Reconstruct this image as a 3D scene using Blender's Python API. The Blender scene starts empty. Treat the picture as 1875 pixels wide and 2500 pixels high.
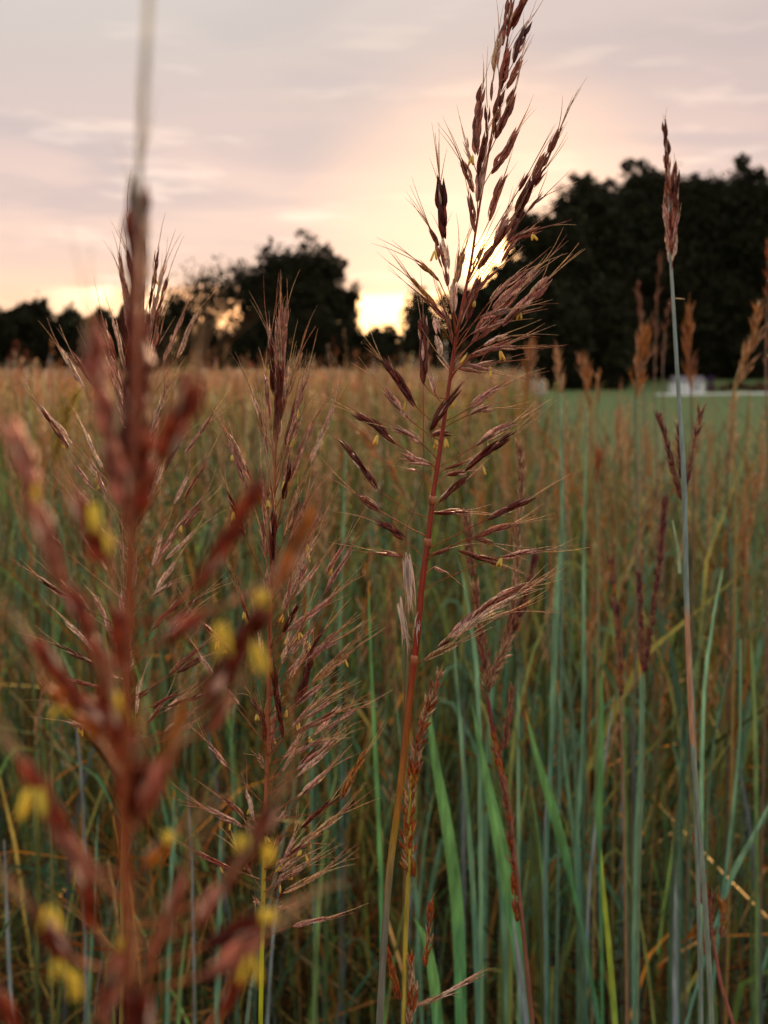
import bpy, math, random
import numpy as np
from mathutils import Vector, Matrix, noise as mnoise
random.seed(7); RNG = np.random.default_rng(11)
R = math.radians
scene = bpy.context.scene
C = scene.collection

# ------------------------------------------------------------------ camera
CAM_Z = 1.45; PITCH = 8.1
cam_d = bpy.data.cameras.new('camera'); cam = bpy.data.objects.new('camera', cam_d); C.objects.link(cam)
cam.location = (0, 0, CAM_Z); cam.rotation_euler = (R(90 - PITCH), 0, 0)
cam_d.sensor_fit = 'VERTICAL'; cam_d.sensor_height = 36; cam_d.lens = 35
cam_d.clip_start = 0.01; cam_d.clip_end = 5000
cam_d.dof.use_dof = True; cam_d.dof.focus_distance = 0.42; cam_d.dof.aperture_fstop = 12.5
scene.camera = cam
scene.render.resolution_x = 768; scene.render.resolution_y = 1024
F = 35 / 36 * 2500
CR = Matrix.Rotation(R(90 - PITCH), 3, 'X')
CAM = Vector((0, 0, CAM_Z))
def P(x, y, d):                      # photograph pixel and depth in metres -> world point
    return CAM + CR @ Vector(((x - 937.5) / F * d, -(y - 1250) / F * d, -d))

# ------------------------------------------------------------------ sun, sky, exposure
SUN_AZ, SUN_EL = 5.9, 6.0
sun_dir = Vector((math.sin(R(SUN_AZ)) * math.cos(R(SUN_EL)), math.cos(R(SUN_AZ)) * math.cos(R(SUN_EL)), math.sin(R(SUN_EL))))
sd = bpy.data.lights.new('sun', 'SUN'); so = bpy.data.objects.new('sun', sd); C.objects.link(so)
sd.energy = 3.6; sd.angle = R(4.5); sd.color = (1, .56, .32)
so.rotation_euler = sun_dir.to_track_quat('Z', 'Y').to_euler(); so.location = (0, 0, 20)

w = bpy.data.worlds.new('World'); scene.world = w; w.use_nodes = True
nt = w.node_tree; nt.nodes.clear(); N = nt.nodes; L = nt.links
def nd(t, **k):
    n = N.new(t)
    for a, b in k.items(): setattr(n, a, b)
    return n
def mth(op, a, b=None, c=None, clamp=False):
    n = nd('ShaderNodeMath', operation=op); n.use_clamp = clamp
    for i, v in enumerate((a, b, c)):
        if v is None: continue
        if isinstance(v, (int, float)): n.inputs[i].default_value = v
        else: L.new(v, n.inputs[i])
    return n.outputs[0]
def mapr(v, a, b, c=0., d=1., kind='SMOOTHSTEP'):
    n = nd('ShaderNodeMapRange', interpolation_type=kind)
    L.new(v, n.inputs[0])
    for i, q in enumerate((a, b, c, d)): n.inputs[i + 1].default_value = q
    return n.outputs[0]
def mixc(f, a, b, kind='MIX'):
    n = nd('ShaderNodeMix', data_type='RGBA', blend_type=kind); n.clamp_factor = True
    for s, v in ((0, f), (6, a), (7, b)):
        if isinstance(v, (int, float)): n.inputs[s].default_value = v
        elif isinstance(v, tuple): n.inputs[s].default_value = (*v, 1)
        else: L.new(v, n.inputs[s])
    return n.outputs[2]
tc = nd('ShaderNodeTexCoord'); sep = nd('ShaderNodeSeparateXYZ'); L.new(tc.outputs['Generated'], sep.inputs[0])
X, Y, Z = sep.outputs
dotn = nd('ShaderNodeVectorMath', operation='DOT_PRODUCT'); L.new(tc.outputs['Generated'], dotn.inputs[0]); dotn.inputs[1].default_value = sun_dir
DOT = dotn.outputs['Value']
mp = nd('ShaderNodeMapping'); L.new(tc.outputs['Generated'], mp.inputs[0]); mp.inputs['Scale'].default_value = (1.6, 1.6, 8.5); mp.inputs['Rotation'].default_value = (0, R(5), 0)
n1 = nd('ShaderNodeTexNoise'); L.new(mp.outputs[0], n1.inputs['Vector']); n1.inputs['Scale'].default_value = 1.9; n1.inputs['Detail'].default_value = 5; n1.inputs['Roughness'].default_value = .5; n1.inputs['Distortion'].default_value = .5
n2 = nd('ShaderNodeTexNoise'); L.new(mp.outputs[0], n2.inputs['Vector']); n2.inputs['Scale'].default_value = 5.5; n2.inputs['Detail'].default_value = 4; n2.inputs['Roughness'].default_value = .5
ramp = nd('ShaderNodeValToRGB'); L.new(Z, ramp.inputs[0]); cr = ramp.color_ramp; cr.interpolation = 'B_SPLINE'
stops = [(0, (.86, .46, .22)), (.05, (.80, .50, .31)), (.10, (.75, .515, .41)), (.15, (.65, .475, .41)), (.21, (.54, .40, .375)), (.30, (.42, .35, .335)), (.42, (.58, .49, .46)), (.62, (1.5, 1.25, 1.06)), (1., (2.5, 2.1, 1.75))]
while len(cr.elements) < len(stops): cr.elements.new(.5)
for e, (p, c) in zip(cr.elements, stops): e.position = p; e.color = (*c, 1)
base = ramp.outputs[0]
# grey-mauve cloud bellies and paler pink breaks
cl = mapr(n1.outputs[0], .42, .60)
hgt = mapr(Z, .03, .17)
side = mapr(X, -.35, .3)                     # clouds greyer away from the sunset, to the left
base = mixc(mth('MULTIPLY', mth('MULTIPLY', cl, hgt), .62), base, (.40, .335, .34))
base = mixc(mth('MULTIPLY', mth('MULTIPLY', mth('SUBTRACT', 1, side), mapr(Z, .12, .4)), .55), base, (.50, .50, .46))
base = mixc(mth('MULTIPLY', mapr(n2.outputs[0], .54, .72), mth('MULTIPLY', mapr(Z, .40, .1), .4)), base, (1.0, .78, .62))
# warm halo round the hidden sun
base = mixc(mth('MULTIPLY', mapr(DOT, .978, .9995), .6), base, (.98, .62, .42))
# away from the sunset the overcast is cool grey
back = mth('MULTIPLY', mapr(DOT, .75, -.5), mapr(Z, .75, .35))
base = mixc(back, base, (.62, .52, .46))
# bright slot of open sky under the cloud deck
slot_n = nd('ShaderNodeTexNoise'); L.new(mp.outputs[0], slot_n.inputs['Vector']); slot_n.inputs['Scale'].default_value = 4.2; slot_n.inputs['Detail'].default_value = 3
zz = mth('ADD', Z, mth('MULTIPLY', mth('SUBTRACT', slot_n.outputs[0], .5), .022))
slot = mth('MULTIPLY', mapr(zz, .081, .070), mapr(DOT, .90, .99))
slotc = mixc(mapr(DOT, .980, .990), (1.3, .48, .08), (1.9, .95, .28))
lw = nd('ShaderNodeTexNoise'); L.new(tc.outputs['Generated'], lw.inputs['Vector']); lw.inputs['Scale'].default_value = 13.; lw.inputs['Detail'].default_value = 1
slotc = mixc(mth('MULTIPLY', mapr(lw.outputs[0], .48, .60), mapr(DOT, .955, .94)), slotc, (3.2, 2.2, 1.2))
glow = mixc(slot, (0, 0, 0), slotc)
core = mixc(mapr(DOT, .99945, .99995), (0, 0, 0), (4.0, 1.9, .5))
tot = mixc(1., base, glow, 'ADD'); tot = mixc(1., tot, core, 'ADD')
sky = nd('ShaderNodeTexSky', sky_type='NISHITA'); sky.sun_disc = False; sky.sun_elevation = R(SUN_EL); sky.sun_rotation = R(SUN_AZ); sky.altitude = 50; sky.dust_density = 2
skym = mixc(1., sky.outputs[0], (.05, .05, .05), 'MULTIPLY')
fin = mixc(.93, skym, tot)                   # the overcast covers nearly all of the clear sky
bg = nd('ShaderNodeBackground'); L.new(fin, bg.inputs[0]); bg.inputs[1].default_value = .82
wo = nd('ShaderNodeOutputWorld'); L.new(bg.outputs[0], wo.inputs[0])

vs = scene.view_settings; scene.display_settings.display_device = 'sRGB'
vs.view_transform = 'Standard'; vs.look = 'None'; vs.exposure = 0.9; vs.gamma = 1
cy = scene.cycles; cy.use_denoising = True; cy.max_bounces = 6; cy.diffuse_bounces = 3; cy.transmission_bounces = 3; cy.glossy_bounces = 2; cy.transparent_max_bounces = 6

# ------------------------------------------------------------------ materials
def new_mat(name):
    m = bpy.data.materials.new(name); m.use_nodes = True; t = m.node_tree; t.nodes.clear(); return m, t
def plant_mat(name, rough=.55, transl=.25, spec=.3, nscale=900., amt=.5, stretch=(1, 1, .25), sat=1.12):
    m, t = new_mat(name); n = t.nodes; l = t.links
    at = n.new('ShaderNodeAttribute'); at.attribute_name = 'Col'
    co = n.new('ShaderNodeTexCoord'); mpp = n.new('ShaderNodeMapping'); mpp.inputs['Scale'].default_value = stretch; l.new(co.outputs['Object'], mpp.inputs[0])
    nz = n.new('ShaderNodeTexNoise'); nz.inputs['Scale'].default_value = nscale; nz.inputs['Detail'].default_value = 3; l.new(mpp.outputs[0], nz.inputs['Vector'])
    mr = n.new('ShaderNodeMapRange'); l.new(nz.outputs[0], mr.inputs[0]); mr.inputs[1].default_value = .3; mr.inputs[2].default_value = .7; mr.inputs[3].default_value = 1 - amt; mr.inputs[4].default_value = 1 + amt
    mx = n.new('ShaderNodeVectorMath'); mx.operation = 'SCALE'; l.new(at.outputs['Color'], mx.inputs[0]); l.new(mr.outputs[0], mx.inputs['Scale'])
    hs_ = n.new('ShaderNodeHueSaturation'); hs_.inputs['Saturation'].default_value = sat; l.new(mx.outputs[0], hs_.inputs['Color']); mx = hs_
    pb = n.new('ShaderNodeBsdfPrincipled'); l.new(mx.outputs[0], pb.inputs['Base Color']); pb.inputs['Roughness'].default_value = rough; pb.inputs['Specular IOR Level'].default_value = spec
    tr = n.new('ShaderNodeBsdfTranslucent'); l.new(mx.outputs[0], tr.inputs[0])
    ms = n.new('ShaderNodeMixShader'); ms.inputs[0].default_value = transl; l.new(pb.outputs[0], ms.inputs[1]); l.new(tr.outputs[0], ms.inputs[2])
    o = n.new('ShaderNodeOutputMaterial'); l.new(ms.outputs[0], o.inputs[0]); return m
M_SPIKE = plant_mat('spikelet_husk', .5, .32, .28, 1300, .6)
M_STEM = plant_mat('grass_stem_skin', .45, .08, .4, 500, .3, (1, 1, .08))
M_ANTH = plant_mat('anther_yellow', .6, .35, .2, 900, .2)
M_LEAF = plant_mat('grass_leaf', .5, .3, .3, 260, .4, (1, 1, .04))
M_FIELD = plant_mat('meadow_grass', .65, .3, .15, 60, .35, (1, 1, .3))
M_TREE = plant_mat('tree_foliage', .7, .10, .1, 1.2, .4, (1, 1, 1))
M_BARK = plant_mat('bark', .9, 0, .1, 9, .4, (1, 1, .3))
M_PAINT = plant_mat('painted_boards', .6, 0, .3, 3, .08, (1, 1, 1), 1.)

def ground_mat(name, c1, c2, c3, sc):
    m, t = new_mat(name); n = t.nodes; l = t.links
    co = n.new('ShaderNodeTexCoord')
    a = n.new('ShaderNodeTexNoise'); a.inputs['Scale'].default_value = sc; a.inputs['Detail'].default_value = 8; a.inputs['Roughness'].default_value = .65; l.new(co.outputs['Object'], a.inputs['Vector'])
    b = n.new('ShaderNodeTexNoise'); b.inputs['Scale'].default_value = sc * .07; b.inputs['Detail'].default_value = 4; l.new(co.outputs['Object'], b.inputs['Vector'])
    r = n.new('ShaderNodeValToRGB'); l.new(a.outputs[0], r.inputs[0]); r.color_ramp.elements[0].position = .35; r.color_ramp.elements[1].position = .68
    r.color_ramp.elements[0].color = (*c1, 1); r.color_ramp.elements[1].color = (*c2, 1)
    mx = n.new('ShaderNodeMix'); mx.data_type = 'RGBA'; l.new(b.outputs[0], mx.inputs[0]); l.new(r.outputs[0], mx.inputs[6]); mx.inputs[7].default_value = (*c3, 1)
    pb = n.new('ShaderNodeBsdfPrincipled'); pb.inputs['Roughness'].default_value = .9; pb.inputs['Specular IOR Level'].default_value = .1; l.new(mx.outputs[2], pb.inputs['Base Color'])
    bu = n.new('ShaderNodeBump'); bu.inputs['Strength'].default_value = .6; bu.inputs['Distance'].default_value = .03; l.new(a.outputs[0], bu.inputs['Height']); l.new(bu.outputs[0], pb.inputs['Normal'])
    o = n.new('ShaderNodeOutputMaterial'); l.new(pb.outputs[0], o.inputs[0]); return m

# ------------------------------------------------------------------ mesh builder
class MB:
    def __init__(s): s.v = []; s.f = []; s.c = []; s.n = 0
    def add(s, v, f, c):
        v = np.asarray(v, float); c = np.asarray(c, float)
        if c.ndim == 1: c = np.tile(c, (len(v), 1))
        s.v.append(v); s.c.append(c); s.f += [tuple(i + s.n for i in q) for q in f]; s.n += len(v)
    def arrays(s): return np.concatenate(s.v), s.f, np.concatenate(s.c)
    def mesh(s, name, origin=(0, 0, 0)):
        v, f, c = s.arrays(); return raw_mesh(name, v - np.asarray(origin), f, c)
    def build(s, name, mat, parent=None, smooth=True, origin=None):
        if origin is None: origin = tuple(parent.get('org', (0, 0, 0))) if parent else (0, 0, 0)
        me = s.mesh(name, origin); me.materials.append(mat)
        me.polygons.foreach_set('use_smooth', [smooth] * len(me.polygons))
        o = bpy.data.objects.new(name, me); C.objects.link(o)
        if parent: o.parent = parent; o_org[o.name] = origin
        else: o.location = origin
        return o
o_org = {}
def raw_mesh(name, v, f, c):
    me = bpy.data.meshes.new(name); me.from_pydata(v.tolist(), [], f) if isinstance(f, list) else quad_mesh(me, v, f)
    a = me.color_attributes.new('Col', 'FLOAT_COLOR', 'POINT')
    cc = np.ones((len(v), 4), np.float32); cc[:, :3] = c; a.data.foreach_set('color', cc.ravel()); me.update(); return me
def quad_mesh(me, v, q):
    me.vertices.add(len(v)); me.vertices.foreach_set('co', np.asarray(v, np.float32).ravel())
    me.loops.add(q.size); me.loops.foreach_set('vertex_index', q.astype(np.int32).ravel())
    me.polygons.add(len(q)); me.polygons.foreach_set('loop_start', np.arange(0, q.size, q.shape[1], dtype=np.int32))
    me.polygons.foreach_set('loop_total', np.full(len(q), q.shape[1], np.int32)); me.update(calc_edges=True); me.validate()
def tag(o, label=None, cat=None, group=None, kind=None):
    if label: o['label'] = label
    if cat: o['category'] = cat
    if group: o['group'] = group
    if kind: o['kind'] = kind
    return o
def thing(name, loc, label, cat, group=None):
    o = bpy.data.objects.new(name, None); C.objects.link(o); o.location = loc; o.empty_display_size = .02
    tag(o, label, cat, group); THINGS[o.name] = tuple(loc); return o
THINGS = {}
def part(mb, name, mat, root, up=None, smooth=True):
    """world-space geometry becomes a child mesh; up = parent part for sub-parts"""
    org = THINGS[root.name]
    me = mb.mesh(name, org); me.materials.append(mat)
    me.polygons.foreach_set('use_smooth', [smooth] * len(me.polygons))
    o = bpy.data.objects.new(name, me); C.objects.link(o); o.parent = up or root; return o

def perp(d):
    d = d.normalized(); a = Vector((0, 0, 1)) if abs(d.z) < .9 else Vector((1, 0, 0))
    u = d.cross(a).normalized(); return u, d.cross(u).normalized()
def curve(pts, n):
    """Catmull-Rom through points"""
    pts = [Vector(p) for p in pts]
    if len(pts) == 2: return [pts[0].lerp(pts[1], i / (n - 1)) for i in range(n)]
    q = [pts[0] * 2 - pts[1]] + pts + [pts[-1] * 2 - pts[-2]]; out = []; m = len(pts) - 1
    for i in range(n):
        t = i / (n - 1) * m; k = min(int(t), m - 1); u = t - k; a, b, c, d = q[k:k + 4]
        out.append(.5 * ((2 * b) + (c - a) * u + (2 * a - 5 * b + 4 * c - d) * u * u + (3 * b - a - 3 * c + d) * u ** 3))
    return out
def tube(mb, pts, rad, col, sides=6):
    n = len(pts); V = []; K = []; Fc = []
    if not isinstance(rad, (list, tuple)): rad = [rad] * n
    colf = col if callable(col) else (lambda t: col)
    u = None
    for i, p in enumerate(pts):
        d = (pts[min(i + 1, n - 1)] - pts[max(i - 1, 0)]).normalized()
        if u is None: u, v = perp(d)
        else: u = (u - d * u.dot(d)).normalized(); v = d.cross(u)
        for k in range(sides):
            a = 2 * math.pi * k / sides; V.append(p + (u * math.cos(a) + v * math.sin(a)) * rad[i]); K.append(colf(i / (n - 1)))
    for i in range(n - 1):
        for k in range(sides):
            b = (k + 1) % sides; Fc.append((i * sides + k, i * sides + b, (i + 1) * sides + b, (i + 1) * sides + k))
    Fc.append(tuple(range(sides))[::-1]); Fc.append(tuple((n - 1) * sides + k for k in range(sides)))
    mb.add([tuple(x) for x in V], Fc, K)
PROF = [(0, .16), (.12, .60), (.30, 1.0), (.48, .92), (.68, .56), (.86, .24), (1, .02)]
def spikelet(mb, base, d, ln, wd, c1, c2, sides=6, flat=.7):
    """lance-shaped husk: keel colour c1, edges c2"""
    d = d.normalized(); u, v = perp(d); r = random.uniform(0, 6.28); u, v = u * math.cos(r) + v * math.sin(r), v * math.cos(r) - u * math.sin(r)
    bend = u * random.uniform(-.06, .06) * ln
    pts = []; K = []; c1 = np.array(c1); c2 = np.array(c2); Fc = []
    for i, (t, w_) in enumerate(PROF):
        cen = base + d * ln * t + bend * math.sin(t * 3.1)
        for k in range(sides):
            a = 2 * math.pi * k / sides
            rr = wd * .5 * w_ * (1 + .12 * math.cos(3 * a))
            pts.append(tuple(cen + u * math.cos(a) * rr + v * math.sin(a) * rr * flat))
            e = .5 + .5 * math.cos(a * 2 + .4); K.append(c1 * (1 - e) + c2 * e if t < .9 else c2)
    m = len(PROF)
    for i in range(m - 1):
        for k in range(sides): b = (k + 1) % sides; Fc.append((i * sides + k, i * sides + b, (i + 1) * sides + b, (i + 1) * sides + k))
    Fc.append(tuple(range(sides))[::-1]); Fc.append(tuple((m - 1) * sides + k for k in range(sides)))
    mb.add(pts, Fc, K)
def awn(mb, base, d, ln, col, r=.00013):
    """thin bristle with the knee that indian grass awns have"""
    d = d.normalized(); u, v = perp(d); k = random.uniform(0, 6.28); s = u * math.cos(k) + v * math.sin(k)
    kn = random.uniform(.05, .22)
    pts = [base, base + d * ln * .3 + s * ln * .02, base + d * ln * .62 + s * ln * kn * .45, base + d * ln + s * ln * kn * 1.1]
    pts = curve(pts, 7); tube(mb, pts, [r, r, r * .95, r * .85, r * .7, r * .5, r * .25], col, 3)
def blade(mb, pts, wid, col, face=None, fold=.25, n=None):
    """ribbon leaf with folded midrib; face = direction the flat side looks at"""
    n = n or 3 * len(pts); cp = curve(pts, n)
    m = len(wid) - 1; V = []; K = []; Fc = []; colf = col if callable(col) else (lambda t: col)
    for i, p in enumerate(cp):
        t = i / (n - 1); k = min(int(t * m), m - 1); ww = wid[k] + (wid[k + 1] - wid[k]) * (t * m - k)
        d = (cp[min(i + 1, n - 1)] - cp[max(i - 1, 0)]).normalized(); fc = face or Vector((0, -1, .1))
        s = d.cross(fc).normalized(); nn = s.cross(d).normalized()
        c = np.array(colf(t))
        for q, sg, cm in ((s * -.5 * ww, 0, 1), (s * -.22 * ww + nn * ww * fold * .3, 0, .93), (nn * ww * fold * .55, 0, 1.15), (s * .22 * ww + nn * ww * fold * .3, 0, .93), (s * .5 * ww, 0, 1)):
            V.append(tuple(p + q)); K.append(c * cm)
    for i in range(n - 1):
        for k in range(4): Fc.append((i * 5 + k, i * 5 + k + 1, i * 5 + 6 + k, i * 5 + 5 + k))
    mb.add(V, Fc, K)
def anther(mb, top, ln=.0035, wd=.0007):
    """a hanging pair of yellow pollen sacs, splayed at the foot"""
    y1 = (.90, .72, .26); y2 = (.80, .58, .16)
    ln *= random.uniform(.65, 1.15); tw = random.uniform(-.35, .35); k0 = random.uniform(.75, 1.05); y1 = tuple(c * k0 for c in y1)
    for s in ((-1, 1) if random.random() < .75 else (random.choice((-1, 1)),)):
        side = Vector((random.uniform(.3, 1) * s, random.uniform(-.8, .8), 0)).normalized()
        a = top + side * wd * .25; b = top + side * wd * random.uniform(.3, 1.4) + Vector((tw * ln, 0, -ln * random.uniform(.75, 1)))
        pts = curve([a, a.lerp(b, .5) + side * wd * -.1, b], 6)
        tube(mb, pts, [wd * .22, wd * .42, wd * .5, wd * .52, wd * .5, wd * .3], lambda t: y1 if t < .8 else y2, 6)
    tube(mb, [top + Vector((0, 0, .0009)), top], wd * .12, (.7, .6, .4), 3)

# kinds of husk colour: (keel, edge); pale edges lightened further to imitate rim light
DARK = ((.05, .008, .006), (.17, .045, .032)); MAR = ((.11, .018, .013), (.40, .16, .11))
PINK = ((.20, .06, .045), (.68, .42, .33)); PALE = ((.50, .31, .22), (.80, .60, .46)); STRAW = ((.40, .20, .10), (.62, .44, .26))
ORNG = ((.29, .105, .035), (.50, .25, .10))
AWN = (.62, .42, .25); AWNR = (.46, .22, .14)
def jit(c, a=.25):
    k = 1 + random.uniform(-a, a); return tuple(min(1, x * k * (1 + random.uniform(-.08, .08))) for x in c)
def cluster(mb, pts, wd, kind, nawn=5, aw=.018, slen=.0110, hair=True, awc=None, awr=.00019, spread=.24):
    """a run of overlapping husks following pts (base to tip)"""
    L_ = sum((pts[i + 1] - pts[i]).length for i in range(len(pts) - 1))
    k = max(1, round(L_ / (slen * .55))); cp = curve(pts, 24)
    if L_ < slen: k = 1
    lens = []
    for i in range(k):
        t = 0 if k == 1 else i / k * (1 - .15)
        a = cp[min(23, int(t * 23))]; b = cp[min(23, int(min(1, t + .35) * 23))]
        d = (b - a).normalized(); u, v = perp(d)
        ang = i * 2.4 + random.uniform(-.5, .5); s = u * math.cos(ang) + v * math.sin(ang)
        ln = min(max(L_ * (1 - t) * 1.02, slen * .75), slen * random.uniform(1.0, 1.3)) if k > 1 else L_ * 1.02
        dd = (d + s * random.uniform(.02, .10)).normalized(); off = s * wd * .15
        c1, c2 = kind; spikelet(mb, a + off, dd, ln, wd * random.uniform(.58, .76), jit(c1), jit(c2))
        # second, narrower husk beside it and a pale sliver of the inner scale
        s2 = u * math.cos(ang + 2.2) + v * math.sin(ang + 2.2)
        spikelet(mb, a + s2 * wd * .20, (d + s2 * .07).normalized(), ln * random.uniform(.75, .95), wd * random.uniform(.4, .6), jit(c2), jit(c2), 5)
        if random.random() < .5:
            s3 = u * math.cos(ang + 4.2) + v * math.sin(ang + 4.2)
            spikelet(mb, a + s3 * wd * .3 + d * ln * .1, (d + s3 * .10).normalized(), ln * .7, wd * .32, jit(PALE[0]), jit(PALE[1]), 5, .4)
        lens.append((a + d * ln * .75, dd, s))
        if hair:
            for _ in range(5):
                hp = a + d * ln * random.uniform(.0, .8); h = (d + (u * random.uniform(-1, 1) + v * random.uniform(-1, 1)) * .55).normalized()
                tube(mb, [hp, hp + h * random.uniform(.0018, .0035)], [.00006, .00003], jit((.62, .5, .42)), 3)
    for i in range(nawn):
        a, d, s = lens[-1 - (i % len(lens))] if i % 3 else lens[-1]
        u, v = perp(d); k2 = random.uniform(0, 6.28)
        dd = (d + (u * math.cos(k2) + v * math.sin(k2)) * random.uniform(.02, spread)).normalized()
        awn(mb, a, dd, aw * random.uniform(.7, 1.25) + slen * .2, jit(awc or (AWN if random.random() < .7 else AWNR)), awr)
    return lens
def ground_drop(p): return Vector((p.x, p.y, 0))

# ================================================================== SETTING
def sheet(name, xs, ys, z, mat):
    V = [(x, y, z(x, y)) for y in ys for x in xs]; nx = len(xs)
    Fc = [(j * nx + i, j * nx + i + 1, (j + 1) * nx + i + 1, (j + 1) * nx + i) for j in range(len(ys) - 1) for i in range(nx - 1)]
    me = bpy.data.meshes.new(name); me.from_pydata(V, [], Fc); me.materials.append(mat)
    me.polygons.foreach_set('use_smooth', [True] * len(me.polygons))
    o = bpy.data.objects.new(name, me); C.objects.link(o); tag(o, kind='structure'); return o
g_soil = ground_mat('meadow_floor', (.010, .007, .004), (.03, .02, .011), (.018, .014, .007), 9)
g_lawn = ground_mat('mown_lawn', (.045, .105, .036), (.12, .20, .07), (.12, .12, .045), 2.2)
g_path = ground_mat('pale_gravel', (.40, .42, .38), (.62, .62, .56), (.5, .52, .47), 3)
sheet('ground', [-2500, -600, -150, -60, -30, -15, -6, -2, 0, 2, 6, 15, 30, 60, 150, 600, 2500], [-60, -10, 0, 3, 8, 16, 30, 60, 120, 300, 900, 2600], lambda x, y: 0, g_soil)
# mown lawn beyond the right-hand edge of the meadow, rising a little towards the wood
lx = [.8 + i * 1.5 for i in range(0, 54)]; ly = [7.5 + i * 2.0 for i in range(0, 45)]
def lawn_z(x, y): return .02 + .9 * max(0, min(1, (y - 64) / 30)) ** 1.5
lawn = sheet('lawn', lx, ly, lawn_z, g_lawn)
# pale track crossing the lawn behind the shed
pts = [P(1600, 968, 58), P(1700, 966, 60), P(1790, 962, 61), P(1880, 960, 62), P(2050, 958, 64)]
V = []; Fc = []
for i, p in enumerate(curve(pts, 14)):
    wdt = 1.1 + .9 * math.sin(i * .8) * .3
    for s in (-1, 1): V.append((p.x, p.y + s * (2.1 if i > 0 else .5) * wdt * .8, .035))
for i in range(13): Fc.append((2 * i, 2 * i + 1, 2 * i + 3, 2 * i + 2))
me = bpy.data.meshes.new('path'); me.from_pydata(V, [], Fc); me.materials.append(g_path); o = bpy.data.objects.new('path', me); C.objects.link(o); tag(o, kind='structure')

# ------------------------------------------------------------------ trees
def leaf_cloud(centers, radii, n, size, rng, squash=.9, shell=.3):
    """n small leaf-cluster quads spread over blobs"""
    cen = np.array(centers); rad = np.array(radii); p = rad ** 2; p /= p.sum()
    k = rng.choice(len(cen), n, p=p)
    d = rng.normal(size=(n, 3)); d /= np.linalg.norm(d, axis=1)[:, None]
    r = rad[k] * (shell + (1 - shell) * rng.random(n)) ** 1.0 * (1 + np.where(rng.random(n) < .3, .22, .08) * np.clip(rng.normal(size=n), -2, 1.5))
    c = cen[k] + d * r[:, None] * np.array([1, 1, squash])
    a = rng.normal(size=(n, 3)); a /= np.linalg.norm(a, axis=1)[:, None]
    b = np.cross(a, rng.normal(size=(n, 3))); b /= np.linalg.norm(b, axis=1)[:, None]
    s = size * (.5 + .9 * rng.random(n))[:, None]
    a = a * s; b = b * s * .6
    V = np.stack([c - a, c + b * .8, c + a, c - b], 1).reshape(-1, 3)
    Q = np.arange(n * 4).reshape(-1, 4)
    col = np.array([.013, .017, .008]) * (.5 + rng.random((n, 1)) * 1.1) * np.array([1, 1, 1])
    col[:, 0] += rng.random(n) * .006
    return V, Q, np.repeat(col, 4, 0)
def make_tree(name, label, px, py, d, rpx, cpy, n=9000, group='trees of the dark wood', blobs=16, size=.2, seed=0, sparse=False, wide=1., cat='tree', gz=0):
    """px: trunk column, py: crown top row, rpx: crown half width, cpy: crown underside row (photo pixels at depth d)"""
    rng = np.random.default_rng(seed + 100); top = P(px, py, d); bot = P(px, cpy, d); rx = rpx / F * d
    cz = (top.z + bot.z) / 2; rz = (top.z - bot.z) / 2; base = (top.x, top.y, gz)
    root = thing(name, base, label, cat, group)
    cs = []; rs = []
    for i in range(blobs):
        a = rng.random() * 6.28; el = math.asin(rng.uniform(-1, 1)); br = rng.uniform(.26, .44) * min(rx, rz) * (1.35 if sparse else 1); q = rng.uniform(.2, 1) ** .5
        cs.append((top.x + math.cos(a) * math.cos(el) * (rx - br) * q, top.y + math.sin(a) * math.cos(el) * rx * .6 * q, cz + math.sin(el) * (rz - br) * q)); rs.append(br)
    if not sparse:
        for q in (-.5, -.15, .2, .5, .7, .7, .7): cs.append((top.x + rng.uniform(-.1, .1) * rx * (4 if q > .6 else 1), top.y, cz + q * (rz - .5 * rx) * 1.3)); rs.append((.62 if q < .6 else .42) * min(rx, rz))
    if not sparse:                     # leafy tufts that break the outline
        for i in range(26):
            a = rng.random() * 6.28; el = math.asin(rng.uniform(-.3, 1)); cs.append((top.x + math.cos(a) * math.cos(el) * rx * .93, top.y + math.sin(a) * math.cos(el) * rx * .6, cz + math.sin(el) * rz * rng.uniform(.88, .99))); rs.append(rng.uniform(.07, .15) * rx)
    V, Q, K = leaf_cloud(cs, rs, n, size, rng, .9, .0 if sparse else .3)
    hi, lo = np.percentile(V[:, 2], (99.3 if sparse else 98.2, 1)); V[:, 2] = bot.z + (V[:, 2] - lo) * (top.z - bot.z) / (hi - lo)
    xr = np.percentile(abs(V[:, 0] - top.x), 98); V[:, 0] = top.x + (V[:, 0] - top.x) * rx / xr
    # a few twigs of leaves standing out of the outline
    mb = MB(); tr = min(rx * .09, .4)
    tube(mb, curve([Vector(base) - Vector((0, 0, .2)), Vector((top.x + rx * .03, top.y, bot.z)), Vector((top.x - rx * .05, top.y, cz)), Vector((top.x, top.y, cz + rz * .7))], 9), [tr * 1.3, tr, tr * .95, tr * .85, tr * .7, tr * .5, tr * .35, tr * .22, tr * .1], (.05, .038, .028), 8)
    part(mb, 'trunk', M_BARK, root)
    mb = MB()
    for i in range(0, len(cs)):
        st = Vector((top.x, top.y, bot.z + (cz - bot.z) * rng.uniform(0, .9))); e = Vector(cs[i])
        tube(mb, curve([st, st.lerp(e, .5) + Vector((0, 0, -.1 * rz)), e], 5), [tr * .4, tr * .3, tr * .2, tr * .13, tr * .05], (.045, .035, .025), 5)
    if mb.n: part(mb, 'branches', M_BARK, root)
    me = raw_mesh('crown', V - np.array(base), Q, K); me.materials.append(M_TREE); o = bpy.data.objects.new('crown', me); C.objects.link(o); o.parent = root
    return root
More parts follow.
